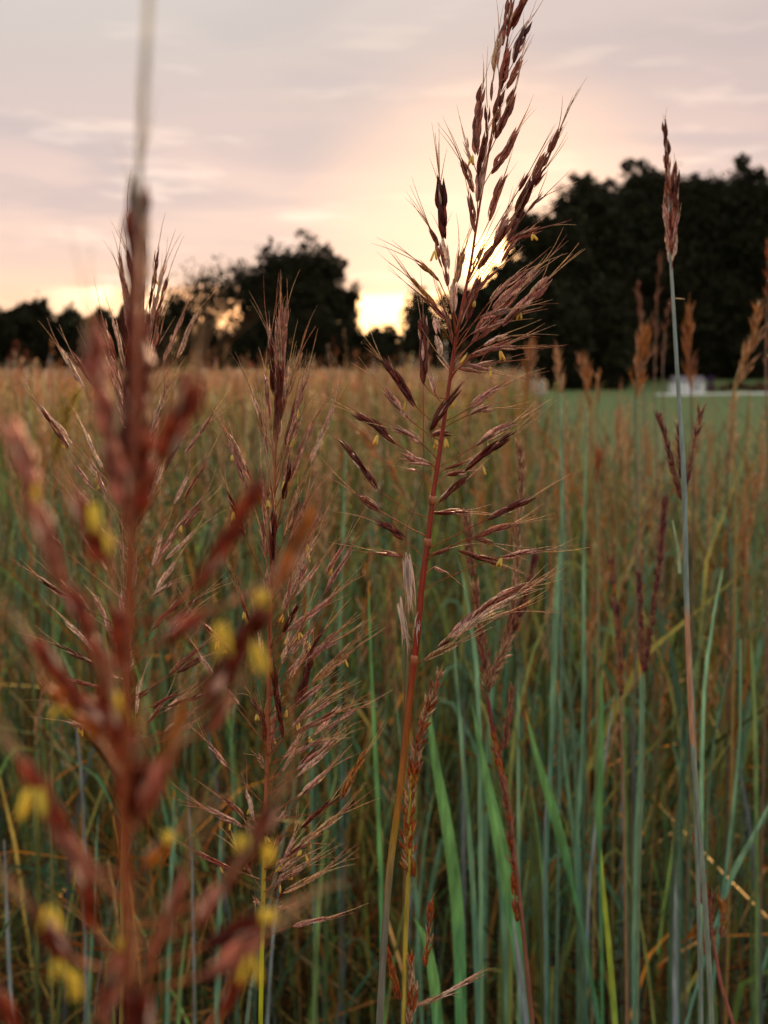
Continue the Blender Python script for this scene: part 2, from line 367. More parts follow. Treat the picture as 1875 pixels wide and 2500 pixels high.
def make_bush(name, label, px, py, d, rpx, n=4000, seed=0, size=.16, group=None, gz=0, col=None):
    rng = np.random.default_rng(seed + 500); top = P(px, py, d); rx = rpx / F * d; h = top.z - gz
    root = thing(name, (top.x, top.y, gz), label, 'bush', group)
    cs = []; rs = []
    for i in range(20):
        t = rng.uniform(-1, 1); q = rng.random(); hh = h * (1 - .25 * t * t)
        cs.append((top.x + t * rx * .85, top.y + rng.uniform(-.5, .5) * rx * .6, hh * (.05 + .62 * q))); rs.append(min(rx, h) * rng.uniform(.3, .48))
    V, Q, K = leaf_cloud(cs, rs, n, size, rng, 1., .3)
    V[:, 2] = gz + (V[:, 2] - gz) * h / (np.percentile(V[:, 2], 98.5) - gz)
    if col is not None: K = K * 0 + np.array(col) * (.6 + .8 * np.repeat(rng.random((n, 1)), 4, 0))
    V[:, 2] = np.maximum(V[:, 2], gz + .02)
    mb = MB()
    for i in range(6):
        e = Vector(cs[i]); tube(mb, curve([Vector((top.x + (e.x - top.x) * .2, top.y, gz - .05)), e.lerp(Vector((top.x, top.y, gz)), .4), e], 5), [.07, .06, .045, .03, .01], (.05, .038, .028), 5)
    part(mb, 'stems', M_BARK, root)
    me = raw_mesh('foliage', V - np.array((top.x, top.y, gz)), Q, K); me.materials.append(M_TREE); o = bpy.data.objects.new('foliage', me); C.objects.link(o); o.parent = root
    return root
# right-hand wood (front rank), left edge to right edge
gR = 'trees of the dark wood on the right'
T = [  # px, py(top), depth, half width, underside row, n
 (1262, 655, 72, 78, 900, 7000, 'low dark tree at the left foot of the right-hand wood, beside the sunset gap'),
 (1352, 545, 74, 95, 900, 11000, 'dark rounded tree stepping up from the sunset gap, left end of the tall wood'),
 (1455, 470, 78, 112, 900, 14000, 'tall dark tree between the panicle and the single closed seed stalk'),
 (1570, 442, 82, 105, 890, 14000, 'tall dark tree with ragged top just left of the closed seed stalk'),
 (1672, 468, 84, 98, 890, 14000, 'dark tree directly behind the top of the closed seed stalk'),
 (1775, 448, 86, 110, 890, 14000, 'tall dark tree right of the closed seed stalk, above the white shed'),
 (1885, 452, 88, 120, 890, 14000, 'tallest dark tree at the far right')]
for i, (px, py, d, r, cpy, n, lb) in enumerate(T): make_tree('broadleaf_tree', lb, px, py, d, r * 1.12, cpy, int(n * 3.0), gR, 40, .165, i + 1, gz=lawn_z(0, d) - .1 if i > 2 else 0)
# low fringe that closes the wood down to the grass
B = [(1235, 780, 68, 70, 'dark bush under the left foot of the right-hand wood'), (1330, 760, 69, 85, 'broad dark bush behind the thin tan seed head, right of the panicle'),
     (1430, 720, 70, 90, 'dark bush where the lawn edge meets the wood'), (1540, 700, 90, 95, 'dark bush left of the shed, under the tall wood'),
     (1650, 700, 92, 95, 'dark bush directly behind the white shed'), (1760, 720, 90, 90, 'olive bush right of the white shed above the brown bank'),
     (1860, 730, 88, 85, 'olive bush at the right edge above the brown bank')]
for i, (px, py, d, r, lb) in enumerate(B): make_bush('bush', lb, px, py, d, r * 1.15, 22000, i, .18, 'bushes along the foot of the right-hand wood', lawn_z(0, d) - .1 if i > 2 else 0)
# centre and left tree line
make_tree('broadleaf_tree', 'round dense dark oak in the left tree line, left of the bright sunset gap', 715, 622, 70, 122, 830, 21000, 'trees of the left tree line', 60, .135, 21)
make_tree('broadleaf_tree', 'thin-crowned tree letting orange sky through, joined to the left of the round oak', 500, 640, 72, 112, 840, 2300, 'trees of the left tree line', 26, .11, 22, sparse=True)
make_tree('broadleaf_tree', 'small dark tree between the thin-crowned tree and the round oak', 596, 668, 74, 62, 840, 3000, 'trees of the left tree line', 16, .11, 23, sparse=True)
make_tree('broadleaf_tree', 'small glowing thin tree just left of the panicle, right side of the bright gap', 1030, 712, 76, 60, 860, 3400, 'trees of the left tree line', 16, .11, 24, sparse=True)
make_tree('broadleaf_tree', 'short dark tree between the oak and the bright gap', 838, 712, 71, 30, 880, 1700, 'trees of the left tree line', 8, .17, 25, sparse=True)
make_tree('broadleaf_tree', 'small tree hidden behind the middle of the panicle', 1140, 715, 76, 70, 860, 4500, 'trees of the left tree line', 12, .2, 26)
hb = [(-30, 756, 60, 'leftmost dark bush of the hedge line'), (65, 736, 52, 'dark bush with a small peak, second from left in the hedge line'), (150, 759, 50, 'dark bush under the two thin treetops at far left'),
      (240, 762, 60, 'low dark bush under the bright break in the left sky'), (335, 756, 60, 'dark bush behind the tall blurred spike'), (400, 742, 55, 'dark bush between the blurred spike and the thin-crowned tree'),
      (480, 812, 62, 'dark bush below the thin-crowned tree'), (575, 815, 60, 'dark bush below the gap of the two left trees'), (680, 775, 65, 'dark bush at the foot of the round oak'),
      (780, 770, 60, 'dark bush under the right side of the round oak'), (872, 800, 60, 'dark bush with ragged top inside the bright sunset gap'), (960, 812, 60, 'low dark bush at the right of the bright gap'),
      (1050, 790, 65, 'dark bush behind the left side of the panicle'), (1140, 790, 60, 'dark bush behind the centre of the panicle')]
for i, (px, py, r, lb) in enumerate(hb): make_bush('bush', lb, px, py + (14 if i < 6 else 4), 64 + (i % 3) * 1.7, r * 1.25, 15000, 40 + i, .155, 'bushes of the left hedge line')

# ------------------------------------------------------------------ shed, bank, pale store
def box(mb, x0, x1, y0, y1, z0, z1, col):
    v = [(x, y, z) for z in (z0, z1) for y in (y0, y1) for x in (x0, x1)]
    mb.add(v, [(0, 2, 3, 1), (4, 5, 7, 6), (0, 1, 5, 4), (2, 6, 7, 3), (0, 4, 6, 2), (1, 3, 7, 5)], col)
WH = (.62, .64, .66)
a, b = P(1641, 961, 61), P(1710, 961, 61); tz = P(1675, 931, 61).z; rz = P(1675, 918, 61).z
sx, sy = (a.x + b.x) / 2, a.y; wd_ = b.x - a.x
shed = thing('garden_shed', (sx, sy, 0), 'small white shed with dark low roof on the far lawn at right', 'shed')
mb = MB(); box(mb, a.x, b.x, sy - .7, sy + .8, 0, tz, WH)
for k in range(8): box(mb, a.x - .012, b.x + .012, sy - .715, sy - .7, .06 + k * tz / 8, .06 + (k + .8) * tz / 8, WH)
part(mb, 'wall', M_PAINT, shed, smooth=False)
mb = MB(); ov = .10
mb.add([(a.x - ov, sy - .85, tz), (b.x + ov, sy - .85, tz), (b.x + ov, sy + .95, tz), (a.x - ov, sy + .95, tz), (a.x - ov, sy + .05, rz), (b.x + ov, sy + .05, rz)], [(0, 1, 5, 4), (3, 4, 5, 2), (0, 4, 3), (1, 2, 5), (3, 2, 1, 0)], (.10, .085, .095))
part(mb, 'roof', M_PAINT, shed, smooth=False)
mb = MB(); box(mb, sx + .12, sx + .62, sy - .75, sy - .716, tz * .3, tz * .8, (.30, .32, .33)); part(mb, 'shutter', M_PAINT, shed, smooth=False)
mb = MB(); box(mb, sx - .62, sx - .22, sy - .75, sy - .716, .05, tz * .86, (.52, .53, .55)); part(mb, 'door', M_PAINT, shed, smooth=False)
p = P(1305, 964, 58); tp = P(1305, 928, 58).z
bale = MB(); n_ = 14; V = []; Fc = []
for j, yy in enumerate((-.45, -.42, .42, .45)):
    rr = .93 if j in (0, 3) else 1
    for k in range(n_ + 1):
        an = math.pi * k / n_; V.append((p.x - math.cos(an) * .47 * rr, p.y + yy, tp * .55 + math.sin(an) * tp * .45 * rr))
    V.append((p.x + .47 * rr, p.y + yy, 0)); V.append((p.x - .47 * rr, p.y + yy, 0))
m_ = n_ + 3
for j in range(3):
    for k in range(m_): b2 = (k + 1) % m_; Fc.append((j * m_ + k, j * m_ + b2, (j + 1) * m_ + b2, (j + 1) * m_ + k))
Fc.append(tuple(range(m_))); Fc.append(tuple(3 * m_ + k for k in range(m_))[::-1])
bale.add(V, Fc, (.42, .40, .36))
o = bale.build('storage_hut', M_PAINT, None, False, (p.x, p.y, 0)); tag(o, 'pale round-topped hut at the lawn edge, half hidden by seed heads right of the panicle', 'hut')
make_bush('dry_bank', 'low brown dry bank of growth behind the pale track, right of the white shed', 1830, 936, 68, 118, 4200, 77, .13, None, 0, (.10, .065, .04))
make_bush('flowering_shrub', 'small mauve shrub just right of the white shed roof', 1735, 918, 66, 8, 260, 78, .07, None, 0, (.10, .06, .14))

# ================================================================== HERO PLANTS
def lerp3(a, b, k): k = max(0, min(1, k)); return tuple(p * (1 - k) + q * k for p, q in zip(a, b))
def wpx(px, d): return px / F * d
def stem_to_ground(pts, lean=.02):
    """carry a stem on from its last seen point down to the soil"""
    global RATIO
    a = pts[-1]; b = pts[-2]; dd = (a - b).normalized(); L_ = (a - b).length; out = list(pts); n0 = len(pts)
    slope = Vector((dd.x / abs(dd.z) * .5, dd.y / abs(dd.z) * .5 + lean, -1)); dirn = dd; p = a
    while p.z > .0:
        L_ *= 1.5; dirn = dirn.lerp(slope.normalized(), .3).normalized(); q = p + dirn * L_
        if q.z < .05: q = p + dirn * ((p.z + .01) / -dirn.z)
        out.append(q); p = q
    RATIO = ((n0 - 1) / (n0 + 1)) / ((n0 - 1) / (len(out) - 1))
    return out
RATIO = 1.
def near_stem(stem, p, rise):
    """point on the stem curve from which a side branch to p starts, rise metres lower"""
    best = min(range(len(stem)), key=lambda i: abs(stem[i].z - (p.z - rise))); return stem[best]
def hero_cluster(root, stem, pix, d, dz, w, kind, nawn, rise=None, aw=.018, anthers=(), awr=.00019, slen=.0110, ped=True, spread=.24, label=None, pr=.00022, al=.0042, an_w=.0011):
    pts = [P(x, y, d + dz * (1 + .25 * i)) for i, (x, y) in enumerate(pix)]
    mb = MB(); cluster(mb, pts, wpx(w, d), kind, nawn, aw, slen, True, None, awr, spread)
    if ped and stem:
        b = pts[0]; dirn = (pts[1] - pts[0]).normalized()
        hor = min((Vector((s.x - b.x, s.y - b.y, 0)).length for s in stem if abs(s.z - b.z) < .01), default=.01)
        st = near_stem(stem, b, rise if rise is not None else .35 * hor + .004)
        if st.z > b.z + .004: st = near_stem(stem, b, 0)
        m = st.lerp(b, .55) - dirn * (b - st).length * .12
        tube(mb, curve([st, m, b, b + dirn * .002], 9), [pr * 1.25, pr * 1.1, pr, pr, pr, pr, pr, pr, pr], lambda t: (.34, .13, .06) if t < .5 else (.28, .08, .05), 5)
    o = part(mb, 'spikelet', M_SPIKE, root)
    if label: o['label'] = label
    for (ax, ay) in anthers:
        mb = MB(); anther(mb, P(ax, ay, d + dz), al, an_w); part(mb, 'anther', M_ANTH, root, up=o)
    return o

# ---- the sharp plant in the middle
D0 = .42
sp = [(1262, -40), (1240, 90), (1200, 330), (1168, 520), (1150, 640), (1130, 740), (1108, 860), (1088, 1000), (1072, 1110), (1056, 1220), (1045, 1320), (1030, 1430), (1018, 1560), (1003, 1680), (988, 1830), (970, 1980), (952, 2120), (938, 2300), (926, 2500)]
stem_pts = stem_to_ground([P(x, y, D0) for x, y in sp])
main_stem = curve(stem_pts, 170); HR = RATIO
base = main_stem[-1]
hero = thing('indian_grass_plant', (base.x, base.y, 0), 'sharp indian grass with red stem and open dark red seed head against the sunset gap', 'grass plant')
mb = MB()
def stem_col(t):
    t = t * HR
    # red above, yellow-olive lower down (seen at the foot of the frame)
    if t < .76: return lerp3((.24, .04, .025), (.34, .16, .05), (t - .62) / .13)
    return lerp3((.34, .20, .05), (.17, .16, .12), (t - .77) / .07)
rads = [.00026 + .0012 * min(1, (i / 170 * HR * 1.5) ** 1.1) for i in range(170)]
tube(mb, main_stem, rads, stem_col, 8); part(mb, 'stem', M_STEM, hero)
for t_, (nx_, ny_) in ((0, (1046, 1330)), (1, (1016, 1610)), (2, (1060, 1225))):   # swollen joints where branches leave
    c_ = P(nx_, ny_, D0); dn = Vector((0, 0, 1)); mb = MB()
    c_ = min(main_stem, key=lambda s: (s - c_).length)
    tube(mb, [c_ - dn * .002, c_ - dn * .0008, c_ + dn * .0008, c_ + dn * .002], [.0013, .0017, .0017, .0013], (.34, .13, .07), 8); part(mb, 'node', M_STEM, hero)
dk, mr, pk, pl, st_, og = DARK, MAR, PINK, PALE, STRAW, ORNG
HERO = [  # pixels base..tip, width px, kind, awns, anthers
 ([(1169, 429), (1178, 370), (1188, 315)], 22, dk, 3, ()), ([(1165, 378), (1163, 300), (1187, 184)], 26, mr, 5, ()), ([(1189, 333), (1190, 250)], 15, dk, 2, ()),
 ([(1205, 328), (1214, 270), (1227, 214)], 24, mr, 3, ()), ([(1210, 340), (1236, 280), (1263, 205)], 24, mr, 5, ()), ([(1222, 225), (1232, 165), (1241, 105)], 28, mr, 4, ()),
 ([(1200, 246), (1205, 184)], 14, mr, 3, ()), ([(1235, 216), (1256, 180), (1278, 133)], 20, mr, 4, ()), ([(1253, 154), (1270, 100), (1297, 41)], 22, dk, 5, ()),
 ([(1207, 176), (1212, 130), (1219, 82)], 22, pl, 3, ()), ([(1229, 110), (1238, 50), (1248, -12)], 26, mr, 4, ()), ([(1246, 72), (1266, 30), (1292, -24)], 24, mr, 5, ()),
 ([(1198, 422), (1235, 372), (1273, 297)], 24, mr, 6, ()), ([(1157, 402), (1143, 372), (1137, 338)], 14, pl, 3, [(1154, 380)]), ([(1158, 470), (1142, 430), (1122, 386)], 17, mr, 6, ()),
 ([(1166, 494), (1172, 440), (1184, 392)], 24, pk, 3, ()), ([(1087, 583), (1078, 500), (1072, 424)], 32, dk, 11, ()), ([(1160, 568), (1152, 520), (1144, 476)], 18, mr, 3, ()),
 ([(1194, 540), (1212, 480), (1236, 416)], 22, mr, 5, ()),
 ([(1164, 656), (1186, 628), (1207, 600)], 24, mr, 2, ()), ([(1203, 606), (1228, 568), (1250, 528)], 26, mr, 3, ()), ([(1240, 588), (1262, 535), (1276, 500)], 26, dk, 3, ()),
 ([(1262, 532), (1282, 480), (1301, 428)], 30, dk, 4, ()), ([(1298, 442), (1320, 402), (1342, 368)], 25, mr, 3, ()), ([(1336, 378), (1352, 345), (1370, 310)], 18, mr, 7, ()),
 ([(1265, 466), (1280, 440), (1297, 413)], 18, mr, 3, ()), ([(1300, 456), (1318, 430), (1332, 404)], 22, mr, 4, ()), ([(1284, 520), (1305, 494), (1345, 470)], 12, mr, 5, ()), ([(1208, 585), (1222, 555), (1240, 525)], 16, pk, 4, ()),
 ([(1222, 641), (1244, 592), (1280, 570), (1326, 556)], 20, mr, 6, [(1300, 572)]), ([(1195, 625), (1216, 575), (1236, 531)], 20, pk, 4, ()),
 ([(1094, 700), (1088, 670), (1081, 648)], 18, mr, 0, ()), ([(1084, 655), (1075, 620), (1068, 590)], 22, mr, 1, ()), ([(1072, 600), (1058, 575), (1035, 552)], 20, mr, 7, [(1062, 612)]),
 ([(1093, 658), (1087, 620), (1078, 580)], 24, pl, 4, ()), ([(1072, 685), (1045, 660), (1016, 634)], 15, og, 5, ()), ([(1066, 749), (1030, 708), (992, 672)], 17, og, 7, ()),
 ([(1115, 690), (1124, 650), (1133, 607)], 22, pk, 4, ()), ([(1108, 765), (1108, 720), (1111, 678)], 22, pl, 3, ()), ([(1141, 782), (1155, 725), (1171, 662)], 24, dk, 3, [(1159, 735)]),
 ([(1201, 755), (1262, 700), (1330, 640)], 26, pk, 8, ()), ([(1171, 776), (1210, 764), (1242, 757)], 18, pk, 5, ()), ([(1192, 740), (1240, 690), (1290, 655)], 14, pk, 5, ()),
 ([(1226, 794), (1290, 730), (1350, 668)], 26, pk, 8, [(1268, 757)]), ([(1162, 830), (1194, 806), (1227, 784)], 18, mr, 5, ()), ([(1180, 842), (1212, 826), (1249, 822)], 20, pl, 5, ()),
 ([(1147, 872), (1200, 852), (1252, 832)], 19, mr, 6, [(1221, 857)]), ([(1141, 887), (1172, 892), (1208, 882)], 17, pk, 6, [(1196, 896), (1140, 866)]), ([(1150, 838), (1170, 800), (1200, 770)], 16, mr, 5, ()),
 ([(1036, 938), (1034, 850), (1033, 760)], 30, dk, 5, ()), ([(1063, 775), (1068, 795), (1077, 815)], 22, pl, 0, ()), ([(1076, 870), (1070, 845), (1066, 822)], 20, pl, 1, ()), ([(1062, 960), (1055, 930), (1058, 900)], 14, pl, 0, ()),
 ([(1016, 993), (975, 935), (922, 866)], 25, dk, 7, ()), ([(997, 1022), (965, 985), (940, 948)], 19, pk, 3, [(988, 980)]), ([(966, 1082), (911, 1037), (864, 1008)], 23, dk, 4, [(922, 1062)]),
 ([(921, 1194), (873, 1126), (826, 1071)], 21, dk, 3, ()), ([(1050, 1050), (1082, 998), (1151, 911)], 20, dk, 2, [(1115, 975)]), ([(1050, 1063), (1076, 1059), (1103, 1062)], 18, mr, 0, [(1066, 1073), (1088, 1072)]),
 ([(1031, 1084), (1000, 1061), (948, 1044)], 16, pk, 3, ()), ([(1052, 1132), (1012, 1124), (986, 1096)], 22, pk, 2, ()), ([(1018, 1150), (1000, 1146), (980, 1148)], 15, mr, 2, ()),
 ([(1147, 996), (1185, 966), (1226, 944)], 21, pk, 6, ()), ([(1143, 1013), (1175, 1000), (1214, 998)], 17, pk, 5, ()), ([(1160, 1088), (1205, 1058), (1272, 1024)], 23, pk, 8, [(1190, 1082)]),
 ([(1134, 1149), (1194, 1099), (1280, 1042)], 22, dk, 8, [(1178, 1138)]), ([(1088, 1144), (1112, 1136), (1146, 1134)], 17, mr, 3, ()), ([(1092, 1158), (1115, 1155), (1138, 1150)], 18, mr, 2, ()), ([(1071, 1225), (1108, 1192), (1152, 1163)], 21, dk, 3, ()),
 ([(928, 1248), (898, 1226), (862, 1201)], 17, mr, 5, ()), ([(1056, 1251), (1100, 1250), (1152, 1254)], 16, mr, 4, ()), ([(989, 1315), (957, 1291), (906, 1271)], 21, dk, 5, ()),
 ([(980, 1356), (950, 1352), (918, 1343)], 17, mr, 5, ()), ([(1191, 1267), (1244, 1243), (1326, 1200)], 22, dk, 6, ()), ([(1158, 1311), (1205, 1295), (1268, 1276)], 19, mr, 7, ()), ([(1160, 1315), (1185, 1322), (1212, 1324)], 15, mr, 3, ()),
 ([(1054, 1354), (1082, 1345), (1111, 1341)], 16, mr, 2, ()), ([(1118, 1343), (1177, 1363), (1238, 1384)], 16, mr, 5, ()), ([(1221, 1360), (1272, 1350), (1326, 1346)], 16, pk, 7, [(1224, 1362)]), ([(1061, 1384), (1076, 1390), (1094, 1398)], 14, pl, 2, ()),
 ([(1092, 1557), (1145, 1512), (1215, 1455), (1326, 1423)], 22, pk, 8, ()), ([(1146, 1524), (1210, 1462), (1308, 1418)], 20, mr, 7, ()), ([(1160, 1522), (1200, 1508), (1248, 1494)], 15, st_, 7, ()),
 ([(1067, 1586), (1085, 1572), (1110, 1562)], 18, dk, 2, ()), ([(1036, 1612), (1075, 1592), (1120, 1568)], 15, st_, 8, ()), ([(1110, 1560), (1180, 1500), (1290, 1440)], 15, pl, 6, ()),
 ([(1120, 800), (1138, 745), (1160, 700)], 13, mr, 4, ()), ([(1105, 840), (1095, 790), (1078, 745)], 13, mr, 4, ()), ([(1128, 770), (1170, 700), (1215, 655)], 13, mr, 5, ()), ([(1100, 720), (1118, 660), (1122, 610)], 12, og, 4, ()), ([(1090, 780), (1055, 745), (1025, 720)], 13, mr, 5, ()),
 ([(1150, 815), (1200, 795), (1250, 775)], 14, pk, 6, ()), ([(1165, 860), (1215, 850), (1262, 850)], 13, pk, 6, ()), ([(1120, 900), (1150, 905), (1180, 915)], 14, mr, 4, ()), ([(1140, 690), (1165, 640), (1178, 600)], 12, og, 4, ()), ([(1185, 800), (1225, 760), (1260, 720)], 13, mr, 6, ()), ([(1100, 905), (1085, 885), (1060, 860)], 13, pl, 2, ())]
random.seed(21)
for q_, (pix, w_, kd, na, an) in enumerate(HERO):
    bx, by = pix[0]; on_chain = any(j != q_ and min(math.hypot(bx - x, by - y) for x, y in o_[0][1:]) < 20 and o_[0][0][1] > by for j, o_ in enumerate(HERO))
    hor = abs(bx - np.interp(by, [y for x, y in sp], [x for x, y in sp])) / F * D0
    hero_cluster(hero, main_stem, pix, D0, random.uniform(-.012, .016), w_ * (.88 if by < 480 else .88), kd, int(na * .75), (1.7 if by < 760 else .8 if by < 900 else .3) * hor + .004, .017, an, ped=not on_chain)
# whitish frayed sheath fibres left of the stem and the thin dry shoot that carries them
thin = curve(stem_to_ground([P(x, y, D0 + .006) for x, y in ((1033, 940), (1034, 1060), (1033, 1160), (1010, 1250), (993, 1290), (990, 1400), (991, 1560), (988, 1700), (978, 1850), (962, 2050), (940, 2300))]), 80)
mb = MB(); tube(mb, thin, [.00022] * 20 + [.00032] * 60, (.16, .09, .05), 5); part(mb, 'side_shoot', M_STEM, hero)
mb = MB(); random.seed(5)
for (x0, y0, x1, y1, n) in ((990, 1358, 999, 1480, 16), (1000, 1358, 1006, 1470, 8), (975, 1470, 990, 1570, 10), (1024, 1500, 1020, 1560, 9), (985, 1530, 995, 1585, 8)):
    for _ in range(n):
        a = P(x0 + random.uniform(-7, 7), y0 + random.uniform(-15, 15), D0 + random.uniform(-.003, .003)); b = P(x1 + random.uniform(-10, 10), y1 + random.uniform(-30, 20), D0 + random.uniform(-.004, .004))
        m = a.lerp(b, .5) + Vector((random.uniform(-1, 1), 0, 0)) * .0008
        blade(mb, [a, m, b], [.0002, .0006, .0003, .0001], jit((.46, .37, .31)), Vector((random.uniform(-.6, .6), -1, 0)), .1, 7)
part(mb, 'torn_sheath', M_LEAF, hero)

# ---- procedural open panicles for the two plants at left
def panicle(root, stem, z_top, z_bot, n, maxw, kinds, seed, d, ped=(.003, .022), ang=(8, 58), clen=(.014, .030), wmm=.0022, nawn=(2, 6), anth=.2, bias=0., awr=.00018):
    random.seed(seed); S = [s for s in stem if z_bot - .02 < s.z < z_top + .02]
    for i in range(n):
        t = ((i + random.random()) / n) ** .82             # 0 top .. 1 bottom
        z = z_top + (z_bot - z_top) * t; s = min(S, key=lambda q: abs(q.z - z))
        a = R(ang[0] + (ang[1] - ang[0]) * min(1, t * 1.15) + random.uniform(-9, 9)); az = random.uniform(0, 6.28)
        h = Vector((math.cos(az) + bias, math.sin(az) * .8, 0)).normalized()
        dirn = (Vector((.02, 0, 1)) * math.cos(a) + h * math.sin(a)).normalized()
        pl_ = (ped[0] + (ped[1] - ped[0]) * math.sin(min(1, t * 1.2) * 2.6)) * random.uniform(.5, 1.3) * maxw
        L_ = random.uniform(*clen) * (1.25 - .45 * t)
        b = s + dirn * pl_; lift = Vector((0, 0, 1)); d2 = (dirn + lift * random.uniform(-.1, .35)).normalized()
        tip = b + d2 * L_; mid = b.lerp(tip, .5) + perp(d2)[0] * random.uniform(-.0012, .0012)
        mb = MB(); cluster(mb, [b, mid, tip], wmm * random.uniform(.8, 1.15), random.choice(kinds if t < .45 else kinds + [PINK, PALE, PALE]), int(random.randint(*nawn) * (.5 + .5 * t)), .017, .0100, True, None, awr)
        tube(mb, curve([s, s.lerp(b, .5) - dirn * .0005, b], 6), [.0003, .00026, .00022, .0002, .0002, .0002], (.32, .13, .07), 5)
        o = part(mb, 'spikelet', M_SPIKE, root)
        if random.random() < anth:
            for q in range(random.choice((1, 1, 2))):
                mb = MB(); anther(mb, b.lerp(tip, random.uniform(.2, .7)) + Vector((0, 0, -.0014)), .0040, .0010); part(mb, 'anther', M_ANTH, root, up=o)
def hero_stem(root, px, d, r0, r1, col, n=90, name='stem'):
    st = curve(stem_to_ground([P(x, y, d) for x, y in px]), n)
    if root is None:
        return st
def simple_plant(nm, label, px, d, rr, col, cat='grass plant', group=None, n=90):
    st = curve(stem_to_ground([P(q[0], q[1], q[2] if len(q) > 2 else d) for q in px]), int(n * 1.4)); n = len(st); ra = RATIO; c0 = col; col = (lambda t: c0(min(1, t * ra))) if callable(c0) else c0
    root = thing(nm, (st[-1].x, st[-1].y, 0), label, cat, group)
    mb = MB(); tube(mb, st, [(rr[0] + (rr[1] - rr[0]) * min(1, i / n * 2.2 * ra)) * min(1, .15 + .28 * i) for i in range(n)], col, 7); part(mb, 'stem', M_STEM, root)
    return root, st
D1 = .50
left, ls = simple_plant('indian_grass_plant', 'indian grass with loose reddish seed head standing sharp behind the blurred foreground plant at left', [(352, 650), (348, 800), (338, 980), (328, 1150), (318, 1350), (312, 1560), (306, 1800), (300, 2100), (296, 2500)], D1, (.0003, .0011), lambda t: (.34, .13, .05) if t < .6 else (.28, .22, .08))
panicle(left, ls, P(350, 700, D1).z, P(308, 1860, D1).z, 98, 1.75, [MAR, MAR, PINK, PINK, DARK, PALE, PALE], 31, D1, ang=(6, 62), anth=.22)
D2 = .47
mid, ms = simple_plant('indian_grass_plant', 'bushy pinkish indian grass with many yellow anthers between the blurred plant and the red stem', [(690, 830), (682, 960), (672, 1120), (668, 1300), (660, 1500), (655, 1720), (650, 1950), (642, 2200), (636, 2500)], D2, (.0003, .0011), lambda t: lerp3((.30, .11, .06), (.42, .42, .06), (t - .62) / .12))
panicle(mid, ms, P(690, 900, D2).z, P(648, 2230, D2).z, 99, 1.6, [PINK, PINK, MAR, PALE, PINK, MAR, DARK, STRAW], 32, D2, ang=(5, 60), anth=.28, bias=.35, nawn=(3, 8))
for pix, w_, kd, na, an in [([(675, 1080), (680, 980), (688, 860)], 22, dk, 6, ()), ([(668, 1380), (665, 1300), (672, 1240)], 18, dk, 2, ()), ([(692, 1800), (675, 1700), (662, 1600)], 15, dk, 1, ()), ([(725, 1720), (745, 1660), (765, 1580)], 22, dk, 3, ()),
   ([(835, 1950), (860, 1890), (905, 1820)], 20, og, 3, ()), ([(700, 2100), (760, 2040), (850, 1975)], 16, st_, 8, [(745, 2085), (758, 2060)]), ([(690, 2180), (750, 2150), (800, 2120)], 13, st_, 7, ()), ([(715, 2260), (760, 2250), (800, 2243)], 12, pk, 4, ()),
   ([(700, 1540), (760, 1500), (830, 1440)], 15, pk, 9, [(690, 1500), (700, 1560), (725, 1558)]), ([(700, 1640), (770, 1590), (830, 1560)], 15, pk, 9, [(742, 1560), (750, 1565)]), ([(720, 1790), (780, 1760), (810, 1745)], 15, mr, 7, [(700, 1735)]), ([(720, 1880), (780, 1840), (815, 1800)], 20, pk, 6, [(755, 1800)])]:
    hero_cluster(mid, ms, pix, D2, random.uniform(-.01, .01), w_ * 1.05, kd, na, .012, .017, an)

